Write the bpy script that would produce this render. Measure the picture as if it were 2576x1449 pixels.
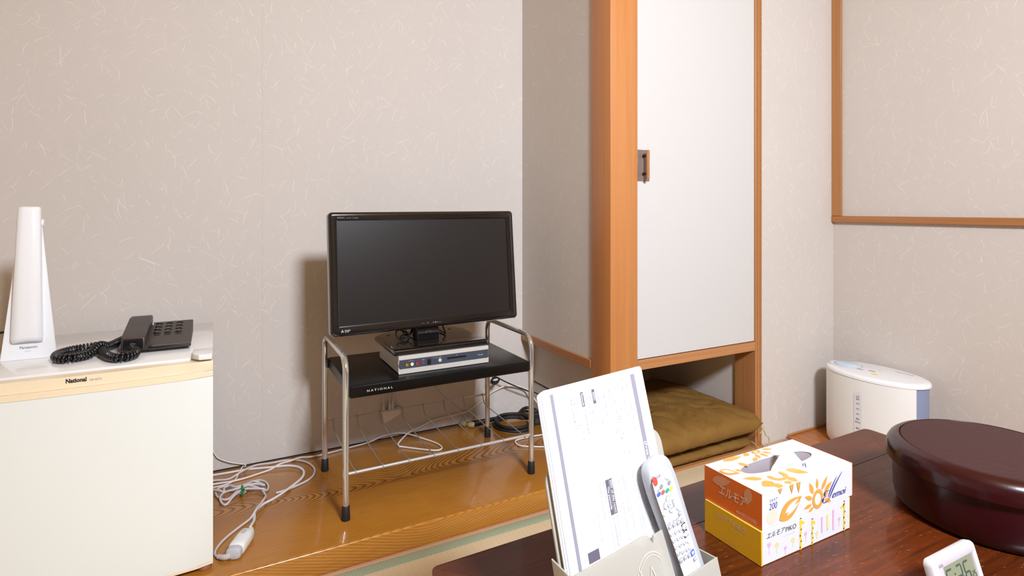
import bpy, bmesh, math, random
from mathutils import Vector, Matrix, noise

# ---------------------------------------------------------------- scene, camera, world, light
for o in list(bpy.data.objects):
    bpy.data.objects.remove(o)
SC = bpy.context.scene
COL = SC.collection
random.seed(7)
R = math.radians
PI = math.pi

cam = bpy.data.cameras.new('camera')
cam.sensor_width = 36.0
cam.lens = 1414.0 / 2576.0 * 36.0
cam.shift_y = -197.5 / 2576.0
cam.clip_start = 0.02
camo = bpy.data.objects.new('camera', cam)
COL.objects.link(camo)
camo.location = (0, 0, 0.93)
camo.rotation_euler = (R(90), 0, -math.atan2(748, 1414))
SC.camera = camo

W = bpy.data.worlds.new('world')
SC.world = W
W.use_nodes = True
W.node_tree.nodes['Background'].inputs[0].default_value = (1.0, 0.97, 0.94, 1)
W.node_tree.nodes['Background'].inputs[1].default_value = 0.3

def area_light(name, loc, rot, size, power, col, shape='DISK', sy=None):
    l = bpy.data.lights.new(name, 'AREA')
    l.shape = shape
    l.size = size
    if sy:
        l.size_y = sy
    l.energy = power
    l.color = col
    o = bpy.data.objects.new(name, l)
    COL.objects.link(o)
    o.location = loc
    o.rotation_euler = rot
    return o

# disk standing in for flash bounced off the ceiling, a little behind the camera
LP = Vector((0.62, -1.0, 2.26))
lamp = area_light('bounced_flash', LP, (Vector((1.3, 1.9, 0.25)) - LP).to_track_quat('-Z', 'Y').to_euler(), 0.5, 92, (0.87, 0.96, 1.09))
lamp.data.spread = R(146)

SC.view_settings.view_transform = 'Standard'
SC.view_settings.look = 'None'
SC.view_settings.exposure = 0.0
SC.view_settings.gamma = 1.0
SC.view_settings.use_curve_mapping = False

# ---------------------------------------------------------------- materials
def lin(c):
    out = []
    for v in c[:3]:
        v = v / 255.0
        out.append(v / 12.92 if v <= 0.04045 else ((v + 0.055) / 1.055) ** 2.4)
    return tuple(out) + (1.0,)

class NT:
    """Small wrapper round a material node tree."""
    def __init__(self, name):
        self.m = bpy.data.materials.new(name)
        self.m.use_nodes = True
        self.t = self.m.node_tree
        self.t.nodes.clear()
        self.out = self.t.nodes.new('ShaderNodeOutputMaterial')
        self.b = self.t.nodes.new('ShaderNodeBsdfPrincipled')
        self.t.links.new(self.b.outputs[0], self.out.inputs[0])
        self._pos = None

    def put(self, sock, v):
        if isinstance(v, bpy.types.NodeSocket):
            self.t.links.new(v, sock)
        else:
            sock.default_value = v

    def node(self, kind, **kw):
        n = self.t.nodes.new(kind)
        for k, v in kw.items():
            setattr(n, k, v)
        return n

    def math(self, op, a, b=0.0, c=0.0, clamp=False):
        n = self.node('ShaderNodeMath', operation=op, use_clamp=clamp)
        self.put(n.inputs[0], a)
        self.put(n.inputs[1], b)
        if len(n.inputs) > 2:
            self.put(n.inputs[2], c)
        return n.outputs[0]

    def pos(self):
        if self._pos is None:
            g = self.node('ShaderNodeNewGeometry')
            s = self.node('ShaderNodeSeparateXYZ')
            self.t.links.new(g.outputs['Position'], s.inputs[0])
            self._pos = (s.outputs[0], s.outputs[1], s.outputs[2])
        return self._pos

    def vec(self, x, y, z=0.0):
        n = self.node('ShaderNodeCombineXYZ')
        self.put(n.inputs[0], x)
        self.put(n.inputs[1], y)
        self.put(n.inputs[2], z)
        return n.outputs[0]

    def noise(self, v, scale=5.0, detail=2.0, rough=0.5, dist=0.0, out=0):
        n = self.node('ShaderNodeTexNoise')
        if v is not None:
            self.put(n.inputs['Vector'], v)
        n.inputs['Scale'].default_value = scale
        n.inputs['Detail'].default_value = detail
        n.inputs['Roughness'].default_value = rough
        n.inputs['Distortion'].default_value = dist
        return n.outputs[out]

    def mix(self, f, a, b):
        n = self.node('ShaderNodeMix', data_type='RGBA')
        self.put(n.inputs[0], f)
        self.put(n.inputs[6], a)
        self.put(n.inputs[7], b)
        return n.outputs[2]

    def ramp(self, f, stops):
        n = self.node('ShaderNodeValToRGB')
        cr = n.color_ramp
        while len(cr.elements) < len(stops):
            cr.elements.new(0.5)
        for e, (p, c) in zip(cr.elements, stops):
            e.position = p
            e.color = c if len(c) == 4 else tuple(c) + (1,)
        self.put(n.inputs[0], f)
        return n.outputs[0]

    def smooth(self, v, a, b):
        n = self.node('ShaderNodeMapRange', interpolation_type='SMOOTHSTEP')
        self.put(n.inputs[0], v)
        n.inputs[1].default_value = a
        n.inputs[2].default_value = b
        return n.outputs[0]

    def bump(self, h, strength=0.3, dist=0.001):
        n = self.node('ShaderNodeBump')
        n.inputs['Strength'].default_value = strength
        n.inputs['Distance'].default_value = dist
        self.put(n.inputs['Height'], h)
        self.t.links.new(n.outputs[0], self.b.inputs['Normal'])

    def set(self, **kw):
        names = dict(color='Base Color', rough='Roughness', metal='Metallic', coat='Coat Weight', coat_rough='Coat Roughness',
                     spec='Specular IOR Level', trans='Transmission Weight', ior='IOR', alpha='Alpha', sss='Subsurface Weight', sheen='Sheen Weight')
        for k, v in kw.items():
            self.put(self.b.inputs[names[k]], v)
        return self.m

def plain(name, rgb, rough=0.5, metal=0.0, var=0.05, scale=60.0, bump=0.0, **kw):
    """A painted, moulded or metal surface with faint mottling."""
    n = NT(name)
    c = lin(rgb)
    x, y, z = n.pos()
    f = n.noise(n.vec(x, y, z), scale, 3.0)
    lo = tuple(max(0.0, v * (1 - var)) for v in c[:3]) + (1,)
    hi = tuple(min(1.0, v * (1 + var)) for v in c[:3]) + (1,)
    n.set(color=n.mix(f, lo, hi), rough=rough, metal=metal, **kw)
    if bump:
        n.bump(n.noise(n.vec(x, y, z), 900.0, 1.0), bump, 0.0004)
    return n.m

def washi(name, base, fibre, density=1.0):
    """Wallpaper with long pale paper fibres; works on any upright axis-aligned wall."""
    n = NT(name)
    x, y, z = n.pos()
    u = n.math('ADD', x, y)
    wob = n.noise(n.vec(u, z), 9.0, 2.0)
    total = None
    layers = [(9.5, 0.0, 0.0, .40), (12.0, 3.7, 1.3, .42), (15.0, 7.1, 5.9, .42), (19.0, 2.2, 8.4, .44), (13.5, 11.7, 2.6, .42), (26.0, 5.2, 4.4, .40), (10.7, 15.3, 9.2, .42), (17.0, 21.1, 3.8, .43)]
    for i, (s, ox, oz, L) in enumerate(layers):
        pu = n.math('MULTIPLY_ADD', u, s, ox)
        pv = n.math('MULTIPLY_ADD', z, s, oz)
        v = n.node('ShaderNodeTexVoronoi', voronoi_dimensions='2D', feature='F1')
        n.put(v.inputs['Vector'], n.vec(pu, pv))
        v.inputs['Scale'].default_value = 1.0
        sp = n.node('ShaderNodeSeparateXYZ')
        n.t.links.new(v.outputs['Position'], sp.inputs[0])
        sc = n.node('ShaderNodeSeparateColor')
        n.t.links.new(v.outputs['Color'], sc.inputs[0])
        dx = n.math('SUBTRACT', pu, sp.outputs[0])
        dy = n.math('SUBTRACT', pv, sp.outputs[1])
        # leaning mostly upright: angle measured from the vertical
        a = n.math('MULTIPLY_ADD', sc.outputs[0], 2.6, 0.27)
        ca = n.math('COSINE', a)
        sa = n.math('SINE', a)
        xr = n.math('ADD', n.math('MULTIPLY', dx, ca), n.math('MULTIPLY', dy, sa))
        yr = n.math('SUBTRACT', n.math('MULTIPLY', dy, ca), n.math('MULTIPLY', dx, sa))
        k = n.math('MULTIPLY', n.math('POWER', sc.outputs[1], 3.0), n.math('SUBTRACT', n.math('MULTIPLY', n.math('GREATER_THAN', n.math('FRACT', n.math('MULTIPLY', sc.outputs[2], 23.7)), 0.5), 2.8), 1.4))
        yc = n.math('SUBTRACT', yr, n.math('MULTIPLY', k, n.math('MULTIPLY', xr, xr)))
        yc = n.math('ADD', yc, n.math('MULTIPLY_ADD', wob, 0.16, -0.08))
        w = 0.00058 * s
        m = n.math('SUBTRACT', 1.0, n.smooth(n.math('ABSOLUTE', yc), w * 0.3, w * 1.5))
        ll = n.math('MULTIPLY', sc.outputs[2], L)
        end = n.math('SUBTRACT', 1.0, n.smooth(n.math('SUBTRACT', n.math('ABSOLUTE', xr), ll), -0.12, 0.02))
        m = n.math('MULTIPLY', m, end)
        # fibres differ in strength
        m = n.math('MULTIPLY', m, n.math('POWER', n.math('FRACT', n.math('MULTIPLY', sc.outputs[0], 17.3)), 1.7))
        total = m if total is None else n.math('MAXIMUM', total, m)
    b = lin(base)
    mott = n.noise(n.vec(u, z), 3.0, 4.0)
    c0 = n.mix(mott, tuple(v * .965 for v in b[:3]) + (1,), tuple(v * 1.03 for v in b[:3]) + (1,))
    fine = n.noise(n.vec(n.math('MULTIPLY', u, 260.0), n.math('MULTIPLY', z, 60.0)), 1.0, 2.0)
    c0 = n.mix(n.math('MULTIPLY', fine, 0.22), c0, tuple(v * .86 for v in b[:3]) + (1,))
    seam = n.math('SUBTRACT', 1.0, n.smooth(n.math('ABSOLUTE', n.math('SUBTRACT', u, 2.2529)), 0.0003, 0.0012))
    c0 = n.mix(n.math('MULTIPLY', seam, 0.35), c0, tuple(v * .6 for v in b[:3]) + (1,))
    n.set(color=n.mix(n.math('MULTIPLY', total, 0.78 * density), c0, lin(fibre)), rough=0.85, spec=0.2)
    n.bump(n.math('ADD', fine, n.math('MULTIPLY', total, 1.5)), 0.12, 0.0006)
    return n.m

def straight_wood(name, dark, light, axis='z', rough=0.45, fine=70.0, coat=0.0, streak=0.5):
    """Planed softwood: fine straight grain running along one axis."""
    n = NT(name)
    x, y, z = n.pos()
    s = {'x': (1.2, fine, fine), 'y': (fine, 1.2, fine), 'z': (fine, fine, 1.2)}[axis]
    v = n.vec(n.math('MULTIPLY', x, s[0]), n.math('MULTIPLY', y, s[1]), n.math('MULTIPLY', z, s[2]))
    g = n.noise(v, 1.0, 3.0, 0.6)
    s2 = [q * 5.0 if q > 5 else q * 3 for q in s]
    v2 = n.vec(n.math('MULTIPLY', x, s2[0]), n.math('MULTIPLY', y, s2[1]), n.math('MULTIPLY', z, s2[2]))
    g2 = n.noise(v2, 1.0, 2.0)
    f = n.math('ADD', n.math('MULTIPLY', g, 0.75), n.math('MULTIPLY', g2, 0.25))
    col = n.ramp(f, [(0.5 - streak * .35, lin(dark)), (0.5 + streak * .35, lin(light))])
    n.set(color=col, rough=rough, coat=coat, coat_rough=0.15)
    n.bump(f, 0.08, 0.0006)
    return n.m

def figured_wood(name):
    """Broad alcove board: cathedral figure in the middle, straight lines towards the front edge."""
    n = NT(name)
    x, y, z = n.pos()
    yv = n.math('ADD', y, n.math('MULTIPLY', z, -1.0))
    v = n.math('SUBTRACT', yv, 1.80 - 0.0614)
    n1 = n.noise(n.vec(n.math('MULTIPLY', x, 2.0), n.math('MULTIPLY', yv, 3.2)), 1.0, 1.0)
    n2 = n.noise(n.vec(n.math('MULTIPLY', x, 3.0), n.math('MULTIPLY', yv, 9.0), 2.0), 1.0, 2.0)
    vv = n.math('ADD', v, n.math('MULTIPLY_ADD', n1, 0.10, -0.05))
    ab = n.math('SQRT', n.math('ADD', n.math('MULTIPLY', vv, vv), 0.0014))
    xs_ = n.math('SUBTRACT', x, 0.53)
    dx = n.math('SQRT', n.math('ADD', n.math('MULTIPLY', xs_, xs_), 0.002))
    h = n.math('SUBTRACT', n.math('MULTIPLY', ab, 128.0), n.math('MULTIPLY', dx, 36.0))
    h = n.math('ADD', h, n.math('MULTIPLY', n1, 8.0))
    h = n.math('ADD', h, n.math('MULTIPLY', n2, 1.6))
    fr = n.math('FRACT', h)
    line = n.math('MULTIPLY', n.smooth(fr, 0.32, 0.86), n.math('SUBTRACT', 1.0, n.smooth(fr, 0.88, 1.0)))
    # the figure fades where the board is worn or quarter-grained
    vis = n.smooth(n.noise(n.vec(n.math('MULTIPLY', x, 3.0), n.math('MULTIPLY', yv, 6.0), 4.0), 1.0, 2.0), 0.25, 0.62)
    core = n.math('SUBTRACT', 1.0, n.smooth(n.math('ABSOLUTE', v), 0.04, 0.17))
    vis = n.math('ADD', n.math('MULTIPLY', vis, 0.35), n.math('MULTIPLY', core, 0.65), clamp=True)
    pores = n.noise(n.vec(n.math('MULTIPLY', x, 14.0), n.math('MULTIPLY', yv, 170.0)), 1.0, 2.0)
    big = n.noise(n.vec(n.math('MULTIPLY', x, 2.0), n.math('MULTIPLY', yv, 5.0), 9.0), 1.0, 3.0)
    c = n.mix(big, lin((174, 110, 32)), lin((204, 142, 52)))
    c = n.mix(n.math('MULTIPLY', pores, 0.55), c, lin((140, 74, 12)))
    c = n.mix(n.math('MULTIPLY', line, n.math('MULTIPLY_ADD', vis, 0.72, 0.18)), c, lin((98, 46, 6)))
    n.set(color=c, rough=0.3, coat=0.6, coat_rough=0.1)
    n.bump(n.math('MULTIPLY', line, -1.0), 0.05, 0.0005)
    return n.m

def table_wood(name, dark, light, flecks, axis='x'):
    n = NT(name)
    x, y, z = n.pos()
    if axis == 'y':
        x, y = y, x
    w1 = n.noise(n.vec(n.math('MULTIPLY', x, 2.0), n.math('MULTIPLY', y, 9.0)), 1.0, 3.0, 0.5, 1.2)
    w2 = n.noise(n.vec(n.math('MULTIPLY', x, 8.0), n.math('MULTIPLY', y, 130.0)), 1.0, 3.0)
    f = n.math('ADD', n.math('MULTIPLY', w1, 0.6), n.math('MULTIPLY', w2, 0.4))
    c = n.ramp(f, [(0.34, lin(dark)), (0.66, lin(light))])
    if flecks:
        rot = n.math('ADD', y, n.math('MULTIPLY', x, 0.16))
        fl = n.noise(n.vec(n.math('MULTIPLY', x, 55.0), n.math('MULTIPLY', rot, 520.0)), 1.0, 1.0)
        m = n.smooth(fl, 0.685, 0.76)
        c = n.mix(n.math('MULTIPLY', m, 0.6), c, lin((188, 128, 84)))
        dk = n.smooth(n.noise(n.vec(n.math('MULTIPLY', x, 40.0), n.math('MULTIPLY', rot, 420.0), 3.0), 1.0, 1.0), 0.62, 0.7)
        c = n.mix(n.math('MULTIPLY', dk, 0.45), c, lin((40, 16, 8)))
    n.set(color=c, rough=0.3, spec=0.25, coat=0.22, coat_rough=0.05)
    n.bump(w2, 0.03, 0.0004)
    return n.m

def tatami(name):
    n = NT(name)
    x, y, z = n.pos()
    rib = n.math('SINE', n.math('MULTIPLY', y, 2 * PI / 0.0105))
    strand = n.noise(n.vec(n.math('MULTIPLY', x, 700.0), n.math('MULTIPLY', y, 16.0)), 1.0, 2.0)
    cell = n.math('SINE', n.math('MULTIPLY', x, 2 * PI / 0.0145))
    c = n.mix(strand, lin((222, 200, 162)), lin((240, 220, 186)))
    c = n.mix(n.math('MULTIPLY', n.smooth(rib, 0.4, 1.0), 0.16), c, lin((176, 142, 104)))
    c = n.mix(n.math('MULTIPLY', n.smooth(cell, 0.9, 1.0), 0.15), c, lin((176, 142, 104)))
    n.set(color=c, rough=0.7)
    n.bump(strand, 0.08, 0.0006)
    return n.m

def woven(name, a, b, s=900.0, rough=0.85):
    n = NT(name)
    x, y, z = n.pos()
    w = n.math('MULTIPLY', n.math('SINE', n.math('MULTIPLY', n.math('ADD', x, z), s)), n.math('SINE', n.math('MULTIPLY', n.math('ADD', y, z), s)))
    f = n.noise(n.vec(x, y, z), 14.0, 3.0)
    c = n.mix(f, lin(a), lin(b))
    c = n.mix(n.math('MULTIPLY', n.smooth(w, 0.0, 1.0), 0.18), c, tuple(v * .6 for v in lin(a)[:3]) + (1,))
    n.set(color=c, rough=rough, spec=0.15)
    n.bump(w, 0.25, 0.0006)
    return n.m

def border_cloth(name):
    n = NT(name)
    x, y, z = n.pos()
    v = n.node('ShaderNodeTexVoronoi', voronoi_dimensions='2D', feature='F1')
    n.put(v.inputs['Vector'], n.vec(n.math('MULTIPLY', x, 120.0), n.math('MULTIPLY', y, 120.0)))
    v.inputs['Scale'].default_value = 1.0
    v.inputs['Randomness'].default_value = 0.25
    d = n.math('SUBTRACT', 1.0, n.smooth(v.outputs['Distance'], 0.15, 0.4))
    c = n.mix(n.math('MULTIPLY', d, 0.25), lin((156, 164, 136)), lin((104, 118, 96)))
    n.set(color=c, rough=0.75)
    n.bump(d, 0.2, 0.0006)
    return n.m

def lacquer(name, base, lift, circ=True):
    n = NT(name)
    x, y, z = n.pos()
    if circ:
        a = n.math('ARCTAN2', n.math('SUBTRACT', y, 0.53), n.math('SUBTRACT', x, 1.325))
        g = n.noise(n.vec(n.math('MULTIPLY', a, 110.0), n.math('MULTIPLY', z, 8.0)), 1.0, 2.0)
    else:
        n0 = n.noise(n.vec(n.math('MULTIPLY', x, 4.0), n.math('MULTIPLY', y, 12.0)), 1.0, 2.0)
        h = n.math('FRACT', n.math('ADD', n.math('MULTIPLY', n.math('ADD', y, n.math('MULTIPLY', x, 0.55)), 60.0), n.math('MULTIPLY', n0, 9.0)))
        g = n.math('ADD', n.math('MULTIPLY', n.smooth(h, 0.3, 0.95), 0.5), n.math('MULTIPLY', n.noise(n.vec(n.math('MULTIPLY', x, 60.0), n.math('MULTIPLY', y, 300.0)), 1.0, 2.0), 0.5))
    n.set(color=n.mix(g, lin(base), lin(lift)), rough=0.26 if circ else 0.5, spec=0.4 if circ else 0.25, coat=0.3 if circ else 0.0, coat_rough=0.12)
    n.bump(g, 0.07 if circ else 0.05, 0.0008)
    return n.m

MT = dict(
    wall=washi('washi_wallpaper', (209, 199, 191), (246, 240, 230)),
    wall_plain=plain('plain_plaster', (214, 201, 191), 0.85, var=0.03, scale=8),
    wall_tan=plain('tan_plaster', (218, 199, 172), 0.85, var=0.04, scale=6),
    ceiling=plain('ceiling_board', (234, 198, 120), 0.8, var=0.06, scale=5),
    fusuma=plain('door_paper', (206, 202, 198), 0.75, var=0.012, scale=120, bump=0.1),
    pillar=straight_wood('pillar_cedar', (184, 116, 60), (206, 138, 80), 'z', 0.42, 55.0, 0.15, 0.9),
    trim_z=straight_wood('upright_trim_wood', (166, 110, 62), (188, 132, 82), 'z', 0.45, 90.0, 0.0, 0.9),
    trim_x=straight_wood('rail_trim_wood', (172, 114, 66), (194, 136, 86), 'x', 0.45, 90.0),
    trim_y=straight_wood('side_trim_wood', (154, 98, 54), (180, 122, 74), 'y', 0.45, 90.0),
    step=figured_wood('alcove_board'),
    sill=straight_wood('tatami_sill_wood', (180, 136, 108), (204, 160, 130), 'x', 0.5, 110.0),
    board=straight_wood('floor_board_wood', (168, 98, 44), (196, 124, 62), 'y', 0.35, 60.0, 0.2),
    tatami=tatami('tatami_rush'),
    border=border_cloth('tatami_border_cloth'),
    fridge=plain('fridge_enamel', (236, 238, 234), 0.28, var=0.012, scale=6, coat=0.2),
    fridge_top=plain('fridge_top_laminate', (242, 240, 237), 0.16, var=0.012, scale=20, coat=0.5, coat_rough=0.08),
    fridge_band=plain('yellowed_plastic', (246, 226, 194), 0.32, var=0.04, scale=7),
    white=plain('white_plastic', (242, 241, 243), 0.22, var=0.01, coat=0.3),
    white_matt=plain('matt_white_plastic', (240, 238, 236), 0.4, var=0.015, scale=12),
    black_gloss=plain('gloss_black_plastic', (20, 19, 22), 0.14, var=0.05, coat=1.0, coat_rough=0.06),
    black=plain('black_plastic', (24, 22, 22), 0.38, var=0.1),
    black_rubber=plain('black_rubber', (24, 22, 24), 0.6, var=0.1),
    phone=plain('phone_plastic', (58, 50, 48), 0.42, var=0.08, scale=300, bump=0.1),
    phone_gloss=plain('phone_gloss_plastic', (26, 25, 28), 0.22, var=0.05, coat=0.3),
    screen=plain('screen_panel', (30, 25, 24), 0.3, var=0.03),
    tray=plain('tray_black_enamel', (14, 11, 10), 0.3, var=0.08, spec=0.25),
    chrome=plain('chrome_tube', (216, 214, 212), 0.12, 0.8, var=0.03, scale=400),
    rod=plain('bright_rod', (200, 196, 196), 0.3, 0.4, var=0.05, scale=200),
    wire=plain('dull_wire', (166, 158, 148), 0.4, 0.3, var=0.05),
    silver=plain('silver_paint', (214, 207, 199), 0.4, 0.15, var=0.02),
    slate=plain('slate_panel', (66, 70, 84), 0.45, var=0.04),
    grey=plain('grey_plastic', (150, 148, 152), 0.45, var=0.04),
    lightgrey=plain('light_grey_plastic', (196, 196, 202), 0.35, var=0.02),
    remote=plain('remote_shell', (188, 190, 196), 0.3, var=0.02, coat=0.2),
    remote_face=plain('remote_face', (212, 215, 223), 0.35, var=0.01),
    cord=plain('white_cord', (226, 217, 210), 0.45, var=0.04),
    cordgrey=plain('grey_white_cord', (206, 197, 195), 0.45, var=0.04),
    beige=plain('aged_beige_plastic', (172, 154, 120), 0.45, var=0.05),
    green=plain('green_twist_tie', (24, 130, 72), 0.35, var=0.2, scale=300),
    red=plain('red_plastic', (232, 84, 74), 0.4), orange_p=plain('red_orange_plastic', (228, 96, 84), 0.4),
    green_p=plain('green_plastic', (40, 172, 140), 0.4), yellow_p=plain('yellow_plastic', (240, 214, 90), 0.4),
    blue_p=plain('blue_plastic', (84, 108, 216), 0.4),
    gold=plain('brass_ring', (214, 176, 60), 0.3, 0.7), jack_white=plain('white_jack', (236, 224, 206), 0.4), jack_red=plain('red_jack', (176, 62, 50), 0.4),
    led=plain('red_indicator', (214, 40, 66), 0.35),
    bronze=plain('bronze_plate', (140, 122, 114), 0.45, 0.4, var=0.08, scale=200),
    dark_bronze=plain('dark_bronze', (64, 50, 48), 0.35, 0.6),
    cushion=woven('brown_cushion_cloth', (120, 86, 40), (146, 108, 54)),
    thread=plain('pale_thread', (206, 184, 138), 0.7),
    paper=plain('laminated_paper', (232, 232, 237), 0.22, var=0.006, coat=0.25),
    ink=plain('grey_ink', (150, 146, 160), 0.5), ink_dark=plain('dark_ink', (106, 98, 112), 0.5), ink_faint=plain('faint_ink', (214, 212, 222), 0.5),
    ink_text=plain('text_ink', (172, 168, 182), 0.5),
    acrylic=plain('frosted_acrylic', (218, 213, 202), 0.35, var=0.015, scale=30, trans=0.4, ior=1.3),
    acrylic_edge=plain('acrylic_relief', (206, 200, 186), 0.4, var=0.02),
    card_white=plain('white_card', (228, 228, 232), 0.4, var=0.01),
    card_orange=plain('orange_card', (246, 124, 44), 0.36, var=0.03, scale=8),
    card_yellow=plain('yellow_card', (250, 196, 44), 0.36, var=0.03, scale=8),
    print_orange=plain('orange_print', (246, 166, 74), 0.45), print_peach=plain('peach_print', (253, 222, 204), 0.45),
    print_blue=plain('blue_print', (84, 84, 172), 0.45), print_grey=plain('grey_print', (98, 92, 118), 0.45),
    print_pale=plain('pale_orange_print', (240, 170, 128), 0.4), print_silver=plain('silver_print', (232, 218, 202), 0.4),
    print_pale_y=plain('pale_yellow_print', (240, 208, 120), 0.4),
    print_pink=plain('pink_print', (236, 178, 214), 0.45), print_yellow=plain('yellow_print', (248, 212, 60), 0.45),
    print_lemon=plain('lemon_print', (250, 222, 140), 0.45), print_black=plain('black_print', (40, 38, 44), 0.45),
    inner=plain('grey_film', (148, 140, 148), 0.4), tissue=plain('tissue_paper', (246, 246, 248), 0.85, var=0.01),
    table_panel=table_wood('table_panel_wood', (58, 23, 8), (116, 52, 17), True),
    table_rail_x=table_wood('table_rail_wood', (66, 29, 15), (96, 46, 24), False, 'x'),
    table_rail_y=table_wood('table_end_wood', (66, 29, 15), (96, 46, 24), False, 'y'),
    table_edge=plain('table_edge_lacquer', (36, 18, 14), 0.25, var=0.1, coat=0.4),
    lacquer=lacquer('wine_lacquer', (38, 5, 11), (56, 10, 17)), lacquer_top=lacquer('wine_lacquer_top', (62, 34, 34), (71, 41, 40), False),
    lcd=plain('lcd_glass', (140, 144, 116), 0.25, var=0.04), lcd_ink=plain('lcd_segment', (74, 86, 82), 0.4),
    clock=plain('clock_white', (224, 220, 224), 0.3, var=0.01), clock_face=plain('clock_silver', (214, 204, 212), 0.35, var=0.02),
    blue_grey=plain('blue_grey_panel', (138, 150, 182), 0.35, var=0.03, coat=0.2), pale_blue=plain('pale_blue_plastic', (198, 208, 220), 0.3),
    sticker=plain('yellow_sticker', (246, 224, 120), 0.5), smoke=plain('grey_window', (150, 140, 140), 0.3),
    dark_gap=plain('dark_recess', (34, 30, 28), 0.8),
    iron=plain('brown_leveller', (150, 100, 70), 0.5),
)

# ---------------------------------------------------------------- object helpers
ROOT = {}

def thing(name, label, cat, loc=(0, 0, 0), rot=None, group=None):
    """Empty at the base of a thing; its parts are built in world space unless rot is given (then in local space)."""
    o = bpy.data.objects.new(name, None)
    COL.objects.link(o)
    o.empty_display_size = 0.05
    if rot is not None:
        mw = Matrix.Translation(Vector(loc)) @ rot.to_4x4()
        o.matrix_world = mw
        ROOT[o.name] = Matrix.Identity(4)
    else:
        o.location = loc
        ROOT[o.name] = Matrix.Translation(-Vector(loc))
    o['label'] = label
    o['category'] = cat
    if group:
        o['group'] = group
    return o

def root_of(p):
    while p.parent is not None:
        p = p.parent
    return p

def obj(name, bm, mat, parent=None, angle=40, kind=None, label=None):
    me = bpy.data.meshes.new(name)
    if parent is not None:
        r = root_of(parent)
        if r.name in ROOT:
            bm.transform(ROOT[r.name])
    bmesh.ops.recalc_face_normals(bm, faces=bm.faces)
    bm.to_mesh(me)
    bm.free()
    for p in me.polygons:
        p.use_smooth = True
    me.set_sharp_from_angle(angle=R(angle))
    me.materials.append(mat)
    o = bpy.data.objects.new(name, me)
    COL.objects.link(o)
    if parent is not None:
        o.parent = parent
    if kind:
        o['kind'] = kind
    if label:
        o['label'] = label
    return o

def struct(name, bm, mat, parent=None, **k):
    return obj(name, bm, mat, parent, kind='structure' if parent is None else None, **k)

def tag(o, label, cat, group=None):
    o['label'] = label
    o['category'] = cat
    if group:
        o['group'] = group
    return o

def BM():
    return bmesh.new()

def box(x0, x1, y0, y1, z0, z1, r=0.0, seg=2, bm=None, M=None):
    bm = bm or BM()
    vs = [bm.verts.new((x, y, z)) for x in (x0, x1) for y in (y0, y1) for z in (z0, z1)]
    idx = [(0, 1, 3, 2), (4, 6, 7, 5), (0, 4, 5, 1), (2, 3, 7, 6), (0, 2, 6, 4), (1, 5, 7, 3)]
    fs = [bm.faces.new([vs[i] for i in q]) for q in idx]
    if M is not None:
        bmesh.ops.transform(bm, matrix=M, verts=vs)
    if r > 0:
        es = list({e for f in fs for e in f.edges})
        bmesh.ops.bevel(bm, geom=es, offset=r, segments=seg, profile=0.5, affect='EDGES')
    return bm

def prism(poly, f, c0, c1, bm=None, r=0.0, seg=2, caps_only=True):
    """Extrude a 2-D outline: f(a, b, c) gives the point; r bevels the outline of both caps."""
    bm = bm or BM()
    a = [bm.verts.new(f(p[0], p[1], c0)) for p in poly]
    b = [bm.verts.new(f(p[0], p[1], c1)) for p in poly]
    n = len(poly)
    f0 = bm.faces.new(a)
    f1 = bm.faces.new(list(reversed(b)))
    for i in range(n):
        j = (i + 1) % n
        bm.faces.new((a[j], a[i], b[i], b[j]))
    if r > 0:
        es = list(set(f0.edges) | set(f1.edges))
        bmesh.ops.bevel(bm, geom=es, offset=r, segments=seg, profile=0.5, affect='EDGES')
    return bm

def rounded(x0, x1, y0, y1, r, n=5):
    rs = r if isinstance(r, (list, tuple)) else (r, r, r, r)
    pts = []
    for (cx, cy, a0, q) in ((x1, y1, 0, rs[0]), (x0, y1, 90, rs[1]), (x0, y0, 180, rs[2]), (x1, y0, 270, rs[3])):
        sx = -1 if cx == x1 else 1
        sy = -1 if cy == y1 else 1
        if q <= 0:
            pts.append((cx, cy))
            continue
        for i in range(n + 1):
            a = R(a0 + 90.0 * i / n)
            pts.append((cx + sx * q + q * math.cos(a), cy + sy * q + q * math.sin(a)))
    return pts

def ellipse(cx, cy, rx, ry, n=24):
    return [(cx + rx * math.cos(2 * PI * i / n), cy + ry * math.sin(2 * PI * i / n)) for i in range(n)]

def spline(pts, per=6, closed=False):
    P = [Vector(p) for p in pts]
    n = len(P)
    out = []
    rng = n if closed else n - 1
    for i in range(rng):
        if closed:
            p0, p1, p2, p3 = P[(i - 1) % n], P[i], P[(i + 1) % n], P[(i + 2) % n]
        else:
            p1, p2 = P[i], P[i + 1]
            p0 = P[i - 1] if i > 0 else p1 * 2 - p2
            p3 = P[i + 2] if i + 2 < n else p2 * 2 - p1
        for k in range(per):
            t = k / per
            out.append(0.5 * ((2 * p1) + (p2 - p0) * t + (2 * p0 - 5 * p1 + 4 * p2 - p3) * t * t + (3 * p1 - p0 - 3 * p2 + p3) * t ** 3))
    if not closed:
        out.append(P[-1])
    return out

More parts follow.
